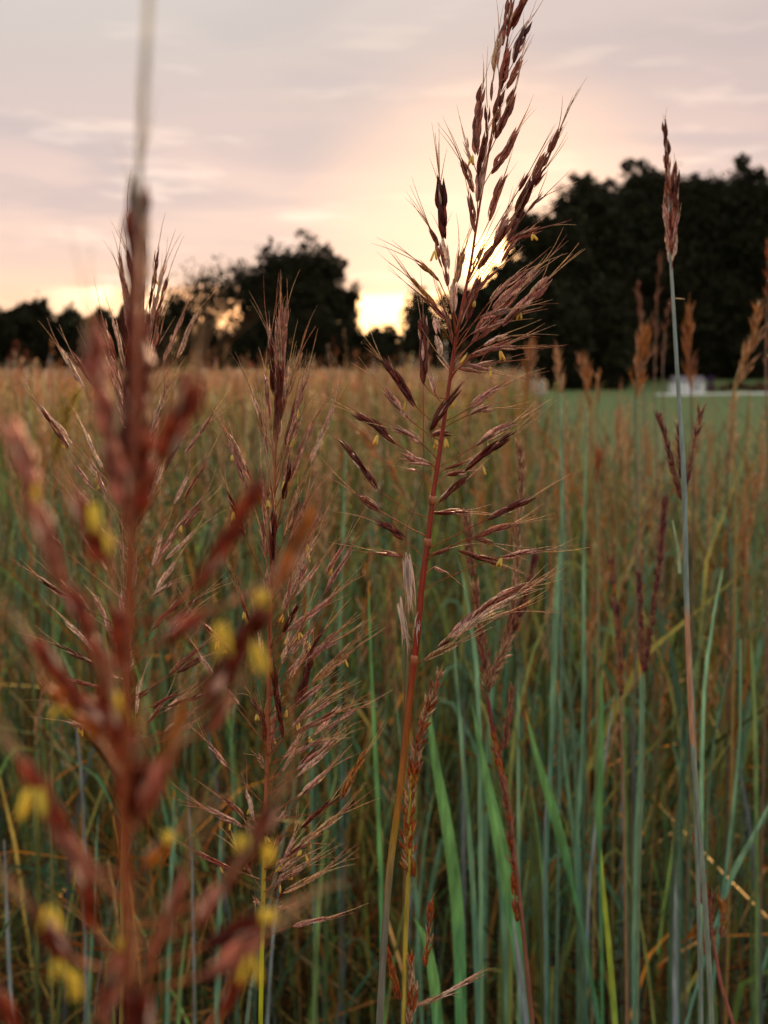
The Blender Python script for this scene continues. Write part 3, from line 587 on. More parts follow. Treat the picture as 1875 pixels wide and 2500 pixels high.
# ---- the blurred plant almost touching the lens
D3 = .132
fg, fs = simple_plant('indian_grass_plant', 'strongly blurred maroon indian grass with big yellow anthers, nearest the viewer at lower left', [(338, 500), (332, 900), (322, 1260), (315, 1500), (308, 1800), (300, 2000), (312, 2250), (330, 2500)], D3, (.0003, .0007), lambda t: (.24, .07, .035))
FG = [([(325, 1262), (332, 1080), (334, 820), (338, 560), (336, 395)], 78, dk, ()), ([(322, 1150), (330, 1000), (340, 800)], 105, dk, ()), ([(322, 1290), (335, 1160), (352, 1020)], 100, mr, ()),
 ([(308, 1240), (262, 1060), (238, 920), (224, 790)], 66, pk, ()), ([(398, 1125), (440, 1010), (478, 895)], 74, mr, ()),
 ([(262, 1740), (262, 1640), (206, 1521), (141, 1400)], 62, mr, ()), ([(150, 1430), (108, 1288), (52, 1125), (8, 1000)], 62, pk, [(80, 1175, .0046, .0016)]),
 ([(258, 1375), (215, 1290), (172, 1170)], 62, mr, [(228, 1230, .0050, .0019), (262, 1300, .0034, .0014)]), ([(470, 1445), (532, 1359), (600, 1250), (652, 1140)], 58, mr, ()),
 ([(488, 1740), (530, 1660), (600, 1560), (678, 1424)], 80, dk, [(540, 1520, .0060, .0022), (640, 1440, .0034, .0020), (622, 1570, .0052, .0018)]), ([(670, 1440), (730, 1320), (782, 1205)], 52, og, ()),
 ([(392, 1575), (450, 1535), (515, 1498)], 56, mr, ()), ([(262, 1780), (185, 1700), (119, 1614), (66, 1552)], 58, mr, ()), ([(255, 1812), (170, 1735), (92, 1640)], 40, og, [(150, 1725, .0020, .0016)]),
 ([(234, 2276), (208, 2150), (165, 2055)], 62, mr, ()), ([(175, 2080), (114, 1950), (46, 1832)], 58, mr, [(84, 1925, .0050, .0032)]), ([(240, 2150), (190, 2090), (120, 2010)], 44, pk, ()),
 ([(172, 2350), (120, 2280), (66, 2195)], 58, dk, [(122, 2215, .0038, .0018), (140, 2345, .0038, .0014), (180, 2370, .0050, .0015)]), ([(540, 2180), (607, 2077), (690, 1915)], 64, dk, [(592, 2040, .0030, .0022), (655, 2060, .0032, .0017)]),
 ([(486, 2260), (520, 2200), (548, 2150)], 44, pk, ()), ([(500, 2310), (570, 2272), (655, 2238)], 60, dk, [(655, 2222, .0022, .0026)]), ([(498, 2385), (575, 2332), (665, 2270)], 48, pk, [(613, 2335, .0046, .0019)]),
 ([(250, 2500), (271, 2403), (305, 2295)], 56, pk, [(296, 2290, .0024, .0012)]), ([(368, 2355), (417, 2224), (458, 2115)], 56, pk, ()), ([(538, 2480), (575, 2403), (600, 2330)], 50, mr, ()), ([(50, 2530), (22, 2470), (-10, 2400)], 56, mr, ()),
 ([(353, 2110), (385, 2080), (420, 2048)], 50, og, [(410, 2030, .0020, .0016)]), ([(325, 2010), (330, 1930), (335, 1850)], 112, dk, ()), ([(322, 1870), (300, 1790), (285, 1700)], 80, mr, [(293, 1690, .0052, .0019)]),
 ([(375, 1975), (417, 1833), (455, 1700)], 50, og, ()), ([(345, 1980), (385, 1900), (415, 1840)], 66, pk, ()), ([(345, 2540), (338, 2460), (335, 2400)], 100, dk, ()), ([(300, 1640), (290, 1560), (270, 1470)], 56, mr, ()), ([(500, 1790), (540, 1740), (560, 1690)], 50, pk, ())]
random.seed(77); FK = {id(dk): ((.05, .007, .005), (.17, .032, .018)), id(mr): ((.10, .012, .009), (.40, .10, .06)), id(pk): ((.15, .03, .022), (.62, .26, .18)), id(og): ((.42, .11, .03), (.55, .22, .08))}  # redder husk pairs for the blurred plant; bright edges stand in for highlights
for pix, w_, kd, an in FG:
    dz = random.uniform(-.006, .012); pts = [P(x, y, D3 + dz) for x, y in pix]
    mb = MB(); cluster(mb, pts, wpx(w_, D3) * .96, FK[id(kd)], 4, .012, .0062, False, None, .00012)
    b = pts[0]; s_ = near_stem(fs, b, .003); dirn = (pts[1] - pts[0]).normalized()
    if (b - s_).length > .0015: tube(mb, curve([s_, s_.lerp(b, .5) - dirn * .001, b + dirn * .001], 6), [.0003] * 6, (.36, .13, .07), 5)
    o = part(mb, 'spikelet', M_SPIKE, fg)
    for ax, ay, al, aw_ in an:
        mb = MB(); top = P(ax, ay, D3 + dz - .001)
        for s in (-1, 1):
            a = top + Vector((s * aw_ * .22, 0, 0)); e = a + Vector((s * aw_ * .25 + random.uniform(-.0009, .0012), 0, -al * .85))
            tube(mb, curve([a, a.lerp(e, .5), e], 6), [aw_ * .10, aw_ * .18, aw_ * .21, aw_ * .21, aw_ * .19, aw_ * .10], (.98, .80, .20), 7)
        part(mb, 'anther', M_ANTH, fg, up=o)
# long pale bristle-tipped leaf rising past the top of the frame, closest of all
a = P(340, 560, .118); mb = MB()
blade(mb, [P(336, 560, .137), P(340, 400, .124), P(352, 200, .112), P(366, -60, .106), P(372, -200, .104)], [.0006, .0009, .0009, .0008, .0004], (.45, .45, .38), None, .2)
part(mb, 'leaf', M_LEAF, fg)

# ---- closed head on a tall blue-grey stalk at right
D4 = .55
tall, ts = simple_plant('closed_head_stalk', 'tall blue-grey grass stalk with narrow closed purple-brown head before the dark wood', [(1624, 300), (1628, 400), (1634, 520), (1637, 620), (1645, 760), (1655, 930), (1664, 1060), (1671, 1200), (1677, 1480), (1687, 1740), (1695, 1860), (1702, 1960), (1712, 2080), (1725, 2260), (1738, 2500)], D4, (.0004, .0015),
   lambda t: (.26, .17, .13) if t < .10 else (.27, .30, .27) if t < .25 else (.22, .28, .25) if t < .50 else (.12, .07, .14) if t < .507 else (.48, .27, .17) if t < .60 else (.22, .26, .20))
random.seed(14)
for pix, w_, kd in [([(1632, 420), (1626, 350), (1623, 290)], 14, dk), ([(1634, 480), (1629, 420), (1627, 372)], 16, mr), ([(1638, 580), (1632, 500), (1629, 440)], 20, mr), ([(1640, 560), (1645, 470), (1647, 396)], 18, mr), ([(1642, 590), (1650, 500), (1652, 410)], 15, dk),
   ([(1636, 600), (1626, 545), (1620, 500)], 12, pk), ([(1640, 610), (1640, 560), (1640, 500)], 22, mr), ([(1644, 600), (1649, 555), (1655, 535)], 10, pk), ([(1634, 640), (1630, 600), (1626, 575)], 10, pl), ([(1642, 640), (1648, 600), (1649, 560)], 11, pl)]:
    hero_cluster(tall, ts, pix, D4, random.uniform(-.003, .003), w_, kd, 2, .004, .006, slen=.009, spread=.1)
mb = MB(); blade(mb, [P(1648, 728, D4), P(1660, 729, D4), P(1673, 730, D4)], [.0005, .0006, .0002], (.4, .33, .2)); part(mb, 'leaf', M_LEAF, tall)

# ---- racemes that hug their axis (bluestem 'turkey feet' and dry spikes)
def raceme(root, px, d, w, kinds, seed, step=.0042, slen=.0085, awc=AWN, nm='seed_spike', flare=.28, awn_p=.5, width=1.):
    random.seed(seed); ax = curve([P(x, y, d) for x, y in px], 40); mb = MB(); L_ = sum((ax[i + 1] - ax[i]).length for i in range(39)); n = max(3, int(L_ / step))
    tube(mb, ax, [.0005] * 30 + [.0004] * 10, (.30, .12, .08), 5)
    n = int(n * 1.5); W = wpx(w, d)
    for i in range(n):
        t = i / n; k = min(38, int(t * 39)); a = ax[k]; dn = (ax[k + 1] - a).normalized(); u, v = perp(dn); q = i * math.pi + random.uniform(-.8, .8)
        s = u * math.cos(q) + v * math.sin(q); kd = random.choice(kinds)
        for m in range(3):
            dd = (dn + s * random.uniform(.08, flare * 1.3)).normalized()
            spikelet(mb, a + s * W * random.uniform(.04, .26) * (1 - .5 * t), dd, slen * random.uniform(.8, 1.15), min(.0022, W * random.uniform(.34, .46)) * width, jit(kd[0]), jit(kd[1]), 5)
            s = (s * math.cos(2.1) + dn.cross(s) * math.sin(2.1)).normalized()
        if random.random() < awn_p: awn(mb, a + dn * slen * .7, (dn + s * .35).normalized(), .009, jit(awc), .00014)
    return part(mb, nm, M_SPIKE, root)
D5 = .60; BR = ((.20, .07, .05), (.42, .23, .15)); TAN = ((.36, .20, .11), (.56, .40, .26)); RED = ((.26, .06, .03), (.46, .17, .08)); PUR = ((.10, .025, .03), (.22, .07, .07))
tf, tfs = simple_plant('bluestem_plant', 'purple-stemmed bluestem with three scaly branching spikes just right of and behind the central red stem', [(1190, 1690), (1202, 1780), (1218, 1860), (1240, 1960), (1258, 2100), (1280, 2300), (1300, 2500)], D5, (.0012, .0014), lambda t: (.17, .04, .045) if t < .14 else (.38, .16, .06) if t < .3 else (.22, .10, .07))
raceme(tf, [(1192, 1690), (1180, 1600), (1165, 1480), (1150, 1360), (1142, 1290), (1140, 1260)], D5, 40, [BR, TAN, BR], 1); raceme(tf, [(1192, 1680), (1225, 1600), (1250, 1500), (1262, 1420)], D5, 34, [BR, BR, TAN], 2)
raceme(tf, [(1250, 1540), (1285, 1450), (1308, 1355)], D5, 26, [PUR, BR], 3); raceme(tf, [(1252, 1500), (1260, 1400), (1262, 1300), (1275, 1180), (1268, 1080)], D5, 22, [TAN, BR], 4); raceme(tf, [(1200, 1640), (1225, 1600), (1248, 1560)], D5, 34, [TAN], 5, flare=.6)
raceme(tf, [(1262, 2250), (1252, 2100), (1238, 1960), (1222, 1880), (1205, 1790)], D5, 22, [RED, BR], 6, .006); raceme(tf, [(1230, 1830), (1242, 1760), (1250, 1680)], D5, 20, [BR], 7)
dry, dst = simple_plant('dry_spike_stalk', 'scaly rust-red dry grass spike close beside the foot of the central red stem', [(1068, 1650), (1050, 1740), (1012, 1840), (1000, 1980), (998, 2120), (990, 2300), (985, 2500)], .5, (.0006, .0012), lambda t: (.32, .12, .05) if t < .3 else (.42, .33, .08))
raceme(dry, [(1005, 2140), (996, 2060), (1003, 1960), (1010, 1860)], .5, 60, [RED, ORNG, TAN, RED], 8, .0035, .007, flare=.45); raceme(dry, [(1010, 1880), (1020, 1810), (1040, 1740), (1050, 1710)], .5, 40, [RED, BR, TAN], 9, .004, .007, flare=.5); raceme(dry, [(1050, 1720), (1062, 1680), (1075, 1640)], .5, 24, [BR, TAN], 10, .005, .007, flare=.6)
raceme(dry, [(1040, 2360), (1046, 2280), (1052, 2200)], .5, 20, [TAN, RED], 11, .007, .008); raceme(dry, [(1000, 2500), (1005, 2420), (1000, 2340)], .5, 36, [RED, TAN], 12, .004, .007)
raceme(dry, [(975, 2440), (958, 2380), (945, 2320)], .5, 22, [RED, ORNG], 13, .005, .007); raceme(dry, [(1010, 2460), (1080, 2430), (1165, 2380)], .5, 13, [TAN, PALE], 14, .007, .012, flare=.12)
D6 = .85
dk1, s1 = simple_plant('bluestem_plant', 'slim brown spike grass below the lawn edge, left of the forked dark spikes', [(1497, 1440), (1505, 1550), (1512, 1650), (1518, 1800), (1525, 2100), (1530, 2500)], D6, (.0007, .0012), (.26, .16, .10))
raceme(dk1, [(1516, 1700), (1512, 1600), (1504, 1500), (1492, 1370)], D6, 22, [BR, PUR, BR, ORNG], 15)
dk2, s2 = simple_plant('bluestem_plant', 'forked grass with two dark maroon spikes on one green stem, right half', [(1572, 1640), (1571, 1760), (1568, 1900), (1560, 2150), (1555, 2500)], D6, (.0013, .0015), (.16, .22, .13))
raceme(dk2, [(1570, 1640), (1568, 1560), (1563, 1480), (1560, 1400)], D6, 17, [PUR, BR], 16); raceme(dk2, [(1574, 1640), (1590, 1520), (1608, 1390), (1618, 1290), (1623, 1220)], D6, 18, [PUR, PUR, BR], 17)
D7 = .62
tk, tks = simple_plant('bluestem_plant', 'three-pronged purple spike grass with maroon stem, crossing the blue-grey stalk at right', [(1668, 1195), (1672, 1300), (1677, 1480), (1690, 1700), (1700, 2000), (1712, 2500)], D7, (.0011, .0014), lambda t: (.30, .12, .11) if t < .03 else (.26, .06, .09) if t < .12 else (.20, .24, .20))
raceme(tk, [(1664, 1220), (1645, 1150), (1625, 1070), (1608, 1020)], D7, 15, [PUR, BR], 18); raceme(tk, [(1672, 1190), (1690, 1110), (1700, 1060), (1712, 1004)], D7, 15, [BR, TAN, PUR], 19); raceme(tk, [(1664, 1170), (1660, 1110), (1656, 1040)], D7, 12, [PUR], 20)
mb = MB(); blade(mb, [P(1660, 1400, D7), P(1655, 1340, D7), P(1642, 1270, D7)], [.0020, .0026, .0008], (.20, .28, .18)); part(mb, 'leaf', M_LEAF, tk)
rr_, rs_ = simple_plant('bluestem_plant', 'reddish brown bristly spikes low beside the v-shaped pair of blue-green blades', [(1705, 2080), (1715, 2160), (1735, 2260), (1760, 2400), (1790, 2500)], .7, (.0010, .0013), (.30, .12, .09))
raceme(rr_, [(1740, 2300), (1722, 2200), (1708, 2100), (1700, 2050)], .7, 30, [BR, RED], 22, .004, .009, flare=.35, awn_p=.9); raceme(rr_, [(1762, 2290), (1765, 2240), (1762, 2200)], .7, 24, [ORNG, BR], 23, .005, .008); raceme(rr_, [(1722, 2330), (1728, 2260), (1740, 2190)], .7, 22, [BR, PUR], 24, .005, .009)

# ---- plumed heads standing just out of focus
def plume(mb, ax, ln, wd, n, kinds, slen, seed, tight=.5, awnp=.15, sides=4, sw=.0019):
    """ax: axis points base->tip"""
    rnd = random.Random(seed); st = random.getstate(); random.seed(seed); cp = curve(ax, 30)
    tube(mb, cp, [.0007] * 15 + [.0004] * 15, (.30, .16, .08), 4)
    for i in range(max(8, n // 6)):
        t = (i + random.random()) / max(8, n // 6) * .97; k = min(28, int(t * 28)); a = cp[k]; dn = (cp[k + 1] - a).normalized(); u, v = perp(dn); q = random.uniform(0, 6.28)
        s = u * math.cos(q) + v * math.sin(q); env = (1 - t) ** .55 * (.45 + .55 * min(1, t * 5)); bl = wd * env * random.uniform(.5, 1.15) + .004; bd = (dn + s * random.uniform(.15, tight * 1.5)).normalized()
        kd = random.choice(kinds); m = max(2, int(bl / (slen * .28)))
        tube(mb, [a, a + bd * bl], [.0003, .0002], kd[0], 3)
        for j in range(m):
            b = a + bd * bl * (j + .5) / m; s2 = (u * random.uniform(-1, 1) + v * random.uniform(-1, 1)); dd = (bd + s2 * .22 + dn * .15).normalized()
            spikelet(mb, b, dd, slen * random.uniform(.7, 1.2), sw * random.uniform(.7, 1.2), jit(kd[0], .4), jit(kd[1], .4), sides)
            if random.random() < awnp: awn(mb, b + dd * slen * .7, dd, .010, jit(AWN), .00018)
    random.setstate(st)
HEADS = [  # label, head pixels tip..base, depth, width px, kinds, stem colour, width
 ('pale tan feathery head on blue-green stalk, first clear of the panicle', [(1363, 854), (1366, 910), (1369, 975)], 1.35, 42, [TAN, STRAW], (.15, .24, .17), 1),
 ('orange-tan feathery head between the pale tan head and big orange plume', [(1423, 880), (1432, 930), (1440, 1010)], 1.5, 52, [ORNG, TAN], (.30, .15, .06), 1),
 ('small orange side head just right of the orange-tan feathery head', [(1460, 915), (1462, 950), (1458, 1000)], 1.7, 26, [ORNG, TAN], (.26, .20, .08), 1),
 ('large glowing orange plume leaning right, left of the shed', [(1571, 808), (1565, 880), (1550, 985)], 1.3, 78, [ORNG, TAN, ORNG], (.14, .13, .09), 1),
 ('rust-orange plume standing right in front of the white shed', [(1680, 745), (1683, 850), (1687, 955)], 1.25, 66, [ORNG, BR, ORNG], (.14, .10, .06), 1),
 ('drooping amber plume leaning left to right near the right edge above the pale track', [(1852, 742), (1838, 840), (1790, 960)], 1.2, 62, [TAN, ORNG, STRAW], (.30, .20, .08), 1),
 ('dim mauve-brown tall thin head, highest one against the dark wood left of the closed stalk', [(1614, 615), (1606, 720), (1598, 920)], 1.9, 30, [BR, BR], (.20, .13, .09), 1),
 ('dim mauve-brown thin head just left of the highest dim head', [(1557, 690), (1564, 740), (1568, 800)], 2.2, 26, [BR], (.16, .12, .09), 1),
 ('dim curved brown head leaning right between the highest dim head and the closed stalk', [(1636, 730), (1625, 800), (1618, 900)], 1.9, 18, [BR], (.16, .12, .09), 1),
 ('blurred orange-brown plume directly right of the lower panicle, before the pale hut', [(1297, 840), (1290, 900), (1282, 1000)], 1.7, 64, [ORNG, TAN], (.30, .17, .07), 1),
 ('thin reddish head at the far right border', [(1873, 590), (1873, 700), (1870, 900)], 1.3, 18, [RED, BR], (.20, .12, .08), 1),
 ('orange-brown inverted head hanging above mid meadow left of the red stem, beside the panicle', [(860, 1030), (920, 1100), (990, 1215)], 1.1, 60, [ORNG, TAN], (.22, .15, .07), 1),
 ('olive-gold goldenrod-like plume at far left behind the blurred plant', [(182, 960), (150, 1060), (125, 1160)], 1.0, 64, [((.30, .20, .04), (.42, .30, .08))], (.16, .15, .06), 1),
 ('tan plume low among the blue-green stems below the lawn, right of centre', [(1512, 1000), (1508, 1060), (1500, 1150)], 1.5, 46, [TAN, STRAW], (.20, .17, .08), 1),
 ('tan plume with dark stalk under the pale track near the right edge', [(1790, 965), (1785, 1050), (1775, 1170)], 1.45, 60, [TAN, STRAW], (.10, .07, .05), 1),
 ('small dark rust head pointing down between tan plumes under the lawn', [(1462, 1105), (1460, 1140), (1455, 1185)], 1.3, 22, [RED], (.24, .20, .10), 1)]
for i, (lb, px, d, w_, kd, sc, _) in enumerate(HEADS):
    root, st = simple_plant('plumed_stalk', lb + (' plume' if False else ''), px[1:] + [(px[-1][0] + 6, px[-1][1] + 250), (px[-1][0] + 2, px[-1][1] + 600)], d, (.0008, .0016), sc, 'grass stalk', None, 40)
    mb = MB(); ax = [P(x, y, d) for x, y in px[::-1]]; plume(mb, ax, 0, wpx(w_, d) * 1.0, int(70 + w_ * 2.2), [tuple(tuple(min(.9, c * 1.3) for c in q) for q in k_) for k_ in kd], .0125 * (1 + .1 * d), i + 300, .34, sw=.0014)
    part(mb, 'seed_head', M_SPIKE, root)

# ---- single blades and sheathed stems, lower right
BG = (.13, .24, .15); GR = (.12, .26, .10); YG = (.27, .34, .07); GY = (.20, .24, .24)
BL = [([(1430, 1000), (1427, 1250), (1425, 1480), (1424, 1800), (1410, 2050), (1425, 2300), (1430, 2500)], [4, 9, 12, 16, 14, 12, 12], BG, 1.0, 'long straight blue-green stem, second right of the central panicle'),
 ([(1370, 960), (1371, 1300), (1360, 1450), (1352, 1650), (1345, 1850), (1335, 2100), (1335, 2500)], [6, 10, 24, 22, 18, 12, 10], BG, .95, 'broad sheathed blue-green stem rising to the pale tan head right of the panicle'),
 ([(1045, 1700), (1058, 1830), (1085, 1980), (1110, 2150), (1122, 2330), (1125, 2500)], [3, 24, 36, 42, 40, 36], GR, .85, 'wide green blade just right of the rust-red dry spike'),
 ([(1108, 1560), (1118, 1700), (1130, 1850), (1150, 2100), (1162, 2300), (1168, 2500)], [5, 12, 15, 18, 20, 20], BG, .9, 'narrow blue-green blade between the wide green blade and the purple bluestem'),
 ([(1152, 1720), (1180, 1860), (1215, 2030), (1248, 2200), (1272, 2400)], [2, 22, 42, 50, 30], GR, .8, 'broadest bright green blade, leaning left beside the purple-stemmed bluestem'),
 ([(1283, 1735), (1312, 1850), (1345, 1960), (1378, 2080), (1400, 2170)], [2, 18, 32, 30, 14], GR, .9, 'bright green blade leaning left across the broad sheathed stem'),
 ([(1395, 2130), (1425, 2300), (1440, 2400), (1458, 2500)], [3, 11, 10, 10], BG, .9, 'thin blue-green stem slanting to the lower right at the bottom'),
 ([(1468, 1640), (1468, 1750), (1465, 1880), (1462, 2000), (1466, 2110), (1470, 2400)], [3, 18, 24, 22, 12, 10], GR, .9, 'upright green blade under the slim brown spike'),
 ([(1298, 1920), (1312, 2050), (1328, 2180), (1332, 2400)], [2, 12, 16, 14], GR, 1., 'short pointed green blade behind the purple-stemmed bluestem'),
 ([(1468, 2075), (1476, 2200), (1490, 2350), (1502, 2500)], [2, 18, 22, 24], YG, .75, 'yellow-green blade with orange tip at the bottom, right of centre'),
 ([(1252, 2240), (1268, 2360), (1282, 2500)], [3, 24, 26], GY, .7, 'grey-blue leaf back at the bottom centre'),
 ([(1500, 1700), (1470, 1900), (1440, 2150), (1430, 2400)], [3, 10, 12, 10], GY, 1.0, 'thin grey-blue blade crossing behind the upright green blade'),
 ([(1360, 1660), (1378, 1850), (1402, 2060), (1420, 2300)], [3, 12, 12, 10], BG, 1.05, 'thin blue-green blade crossing the foot of the broad sheathed stem'),
 ([(1808, 1560), (1807, 1780), (1795, 1930), (1781, 2050), (1762, 2210)], [5, 10, 13, 13, 12], BG, .85, 'left blade of the v-shaped pair at lower right'),
 ([(1890, 1940), (1840, 2040), (1793, 2125), (1764, 2205)], [6, 16, 20, 10], BG, .85, 'right blade of the v-shaped pair at lower right'),
 ([(1564, 1600), (1564, 1835), (1556, 2050), (1550, 2300), (1548, 2500)], [6, 16, 20, 18, 14], BG, .9, 'sheathed green stem holding the forked dark spikes'),
 ([(1646, 2050), (1646, 2200), (1646, 2480)], [4, 26, 32], GY, 1., 'wide grey-green blade at the bottom left of the blue-grey stalk'),
 ([(900, 1420), (905, 1600), (918, 1864), (929, 2130), (935, 2480)], [4, 10, 17, 16, 14], GR, .8, 'single green blade left of the central red stem'),
 ([(1010, 2240), (1040, 2300), (1060, 2400), (1070, 2520)], [2, 30, 38, 38], GR, .75, 'short wide green blade at the bottom beside the rust-red spike'),
 ([(540, 2000), (535, 2200), (530, 2500)], [4, 18, 20], BG, 1.1, 'faint blue-green blade between the two left plants at the bottom'),
 ([(425, 1930), (420, 2100), (408, 2500)], [4, 14, 16], BG, 1.1, 'faint blue-green blade right of the blurred stem'),
 ([(240, 1990), (228, 2200), (215, 2500)], [3, 12, 14], BG, 1.1, 'faint blue-green blade left of the blurred stem'),
 ([(10, 2050), (18, 2250), (28, 2500)], [4, 16, 18], GY, 1.1, 'blue-grey blade at the far left bottom'),
 ([(965, 1700), (1010, 2100), (1030, 2500)], [3, 12, 12], BG, 1.2, 'dull blue-green blade behind the rust-red dry spike'),
 ([(1205, 2030), (1230, 2260), (1240, 2500)], [3, 20, 26], BG, 1.15, 'dull blue-green blade behind the broadest green blade'),
 ([(740, 1250), (755, 1500), (760, 1900), (770, 2400)], [4, 10, 12, 12], BG, 1.4, 'dull blue-green stem right of the pinkish plant'),
 ([(845, 1080), (838, 1300), (830, 1600), (835, 2100)], [4, 9, 10, 10], BG, 1.5, 'dull blue-green stem between pinkish plant and red stem')]
random.seed(9)
for px, ws, col, d, lb in BL:
    pts = stem_to_ground([P(x, y, d) for x, y in px], .01); root_p = pts[-1]; ww = [wpx(q, d) * .75 for q in ws] + [wpx(ws[-1], d) * .8] * (len(pts) - len(ws)); ra = RATIO
    mb = MB(); cc = np.array(col); tipc = np.array((.40, .22, .06)) if random.random() < .4 and px[0][1] > 1300 else cc * 1.15; low = cc * np.array((.85, .95, 1.1))
    blade(mb, pts, ww, lambda t: (tipc if t < .02 else cc * (1 + .15 * math.sin(t * 40)) if t * ra < .5 else low), Vector((random.uniform(-.5, .5), -1, .15)), .3, 64)
    o = mb.build('grass_blade', M_LEAF, None, True, (root_p.x, root_p.y, 0)); tag(o, lb, 'grass blade')

random.seed(400)
for i in range(72):
    rt = i % 4 != 0; d = random.uniform(.85, 1.7); x0 = random.uniform(980, 1860) if rt else random.uniform(-20, 900); yt = random.uniform(1350, 2150) if rt else random.uniform(1600, 2250); ln_ = random.gauss(0, 55); w0 = random.uniform(7, 15)
    px = [(x0, yt), (x0 + ln_ * .5, yt + 150), (x0 + ln_ * .9, yt + 400), (x0 + ln_, 2520 if yt < 2080 else yt + 560)]
    pts = stem_to_ground([P(x, y, d) for x, y in px], .01); root_p = pts[-1]; ww = [wpx(2, d), wpx(w0 * .8, d), wpx(w0, d), wpx(w0, d)] + [wpx(w0 * .7, d)] * (len(pts) - 4); cc = np.array(random.choice([BG, (.12, .20, .12), (.13, .20, .08), (.17, .20, .07), GY])) * math.exp(random.gauss(-.35, .4))
    mb = MB(); blade(mb, pts, ww, lambda t: cc * (1 + .12 * math.sin(t * 31 + i)), Vector((random.uniform(-.9, .9), -1, .1)), .3, 30)
    o = mb.build('grass_blade', M_LEAF, None, True, (root_p.x, root_p.y, 0)); side_ = 'right' if rt else 'left'
    tag(o, 'thin upright green blade among many alike, %s of the central red stem' % side_, 'grass blade', 'thin upright blades %s of the red stem' % side_)

# ================================================================== MEADOW
def in_meadow(x, y):
    if y < 6: return True
    return x < .135 * y + .5 * math.sin(y * .31) + max(0, 9 - y) * .25
# individual stalks of the near meadow (about 280): eight prototypes, copied
def proto(seed):
    random.seed(seed); h = 1.25; kinds = [[TAN, STRAW], [ORNG, TAN], [BR, TAN], [PUR, BR], [TAN, ORNG], [BR, TAN], [STRAW, TAN], [ORNG, TAN]][seed % 8]
    sway = random.uniform(-.06, .06); pts = [Vector((0, 0, 0)), Vector((sway * .3, 0, .45)), Vector((sway, 0, .95)), Vector((sway * 1.6, .01, 1.12))]
    root = thing('meadow_grass_stalk', (0, 0, 0), None, 'grass stalk')
    sc = random.choice([(.14, .22, .12), (.16, .22, .09), (.24, .18, .08), (.13, .23, .16)])
    mb = MB(); tube(mb, curve(pts, 20), [.0019, .0018] * 5 + [.0015] * 6 + [.001] * 4, lambda t: (.14, .13, .07) if t < .25 else sc, 5); part(mb, 'stem', M_STEM, root)
    mb = MB(); tp_ = pts[-1]
    plume(mb, [Vector((sway * 1.4, 0, 1.05)), tp_ + Vector((sway * .2, 0, .05)), tp_ + Vector((sway * .8, 0, .17))], 0, .035 if seed % 3 else .022, 120, [tuple(tuple(min(.9, c * 1.6) for c in q) for q in k_) for k_ in kinds], .014, seed, .42 if seed % 3 else .25, .1, sw=.0016); part(mb, 'seed_head', M_SPIKE, root)
    for q in range(3):
        z0 = .12 + .22 * q + random.uniform(-.05, .05); an = random.uniform(0, 6.28); L_ = random.uniform(.35, .55); hx = Vector((math.cos(an), math.sin(an), 0)); b = Vector((sway * z0 * .8, 0, z0)); sp_ = random.uniform(.04, .14)
        lc = random.choice([(.12, .24, .15), (.14, .26, .08), (.20, .24, .08), (.24, .14, .06)])
        mb = MB(); blade(mb, [b, b + hx * sp_ * .25 + Vector((0, 0, L_ * .5)), b + hx * sp_ + Vector((0, 0, L_ * random.uniform(.75, 1.))), b + hx * sp_ * 1.7 + Vector((0, 0, L_ * random.uniform(.6, .95)))], [.004, .0075, .006, .0005], lc, None, .3, 12); part(mb, 'leaf', M_LEAF, root)
    return root
protos = [proto(i) for i in range(10)]
LBL = ['tan feathery seed stalk with green stem, one of many alike in the near meadow', 'orange feathery seed stalk, one of many alike in the near meadow', 'brown and tan seed stalk, one of many alike in the near meadow', 'narrow purple-brown seed stalk, one of many alike in the near meadow']
GRP = ['tan seed stalks of the near meadow', 'orange seed stalks of the near meadow', 'brown seed stalks of the near meadow', 'purple-brown seed stalks of the near meadow']
KIDX = [0, 1, 2, 3, 1, 2, 0, 1, 0, 1]
def place(root, x, y, s, rz, tilt, tdir):
    root.location = (x, y, 0); root.scale = (s[0], s[0], s[1]); root.rotation_euler = (tilt * math.cos(tdir), tilt * math.sin(tdir), rz)
random.seed(123); cnt = 0; used = set()
while cnt < 240:
    y = 1.4 + 3.7 * random.random() ** 1.15; x = random.uniform(-.5, .5) * (.78 * y + .25)
    px_ = 937.5 + x / y * F
    hmax = min(1.38, .80 + .27 * y)
    if px_ > 1150: hmax *= .97
    i = random.randrange(10); p0 = protos[i]
    if i in used:
        r = p0.copy(); C.objects.link(r)
        for ch in p0.children: c = ch.copy(); C.objects.link(c); c.parent = r
    else: r = p0; used.add(i)
    hs = hmax * random.uniform(.76, 1.06) / 1.25
    place(r, x, y, (1.0, hs), random.uniform(0, 6.28), R(random.gauss(0, 2.6)), random.uniform(0, 6.28)); tag(r, LBL[KIDX[i]], 'grass stalk', GRP[KIDX[i]]); cnt += 1

for i_ in range(56):                         # stalks whose heads stand against the lawn, the wood and the far meadow
    rt = i_ < 42; y = random.uniform(1.5, 3.3); px_ = random.uniform(1170, 1880) if rt else random.uniform(0, 1000); ty = random.uniform(905, 1130) if rt else random.uniform(930, 1080)
    i = random.choice([0, 1, 2, 4, 6, 7, 8, 9]); p0 = protos[i]; r = p0.copy(); C.objects.link(r)
    for ch in p0.children: c = ch.copy(); C.objects.link(c); c.parent = r
    place(r, (px_ - 937.5) / F * y, y, (.8, (CAM_Z - (ty - 904) / F * y) / 1.31), random.uniform(0, 6.28), R(random.gauss(0, 1.5)), random.uniform(0, 6.28)); tag(r, LBL[KIDX[i]], 'grass stalk', GRP[KIDX[i]])

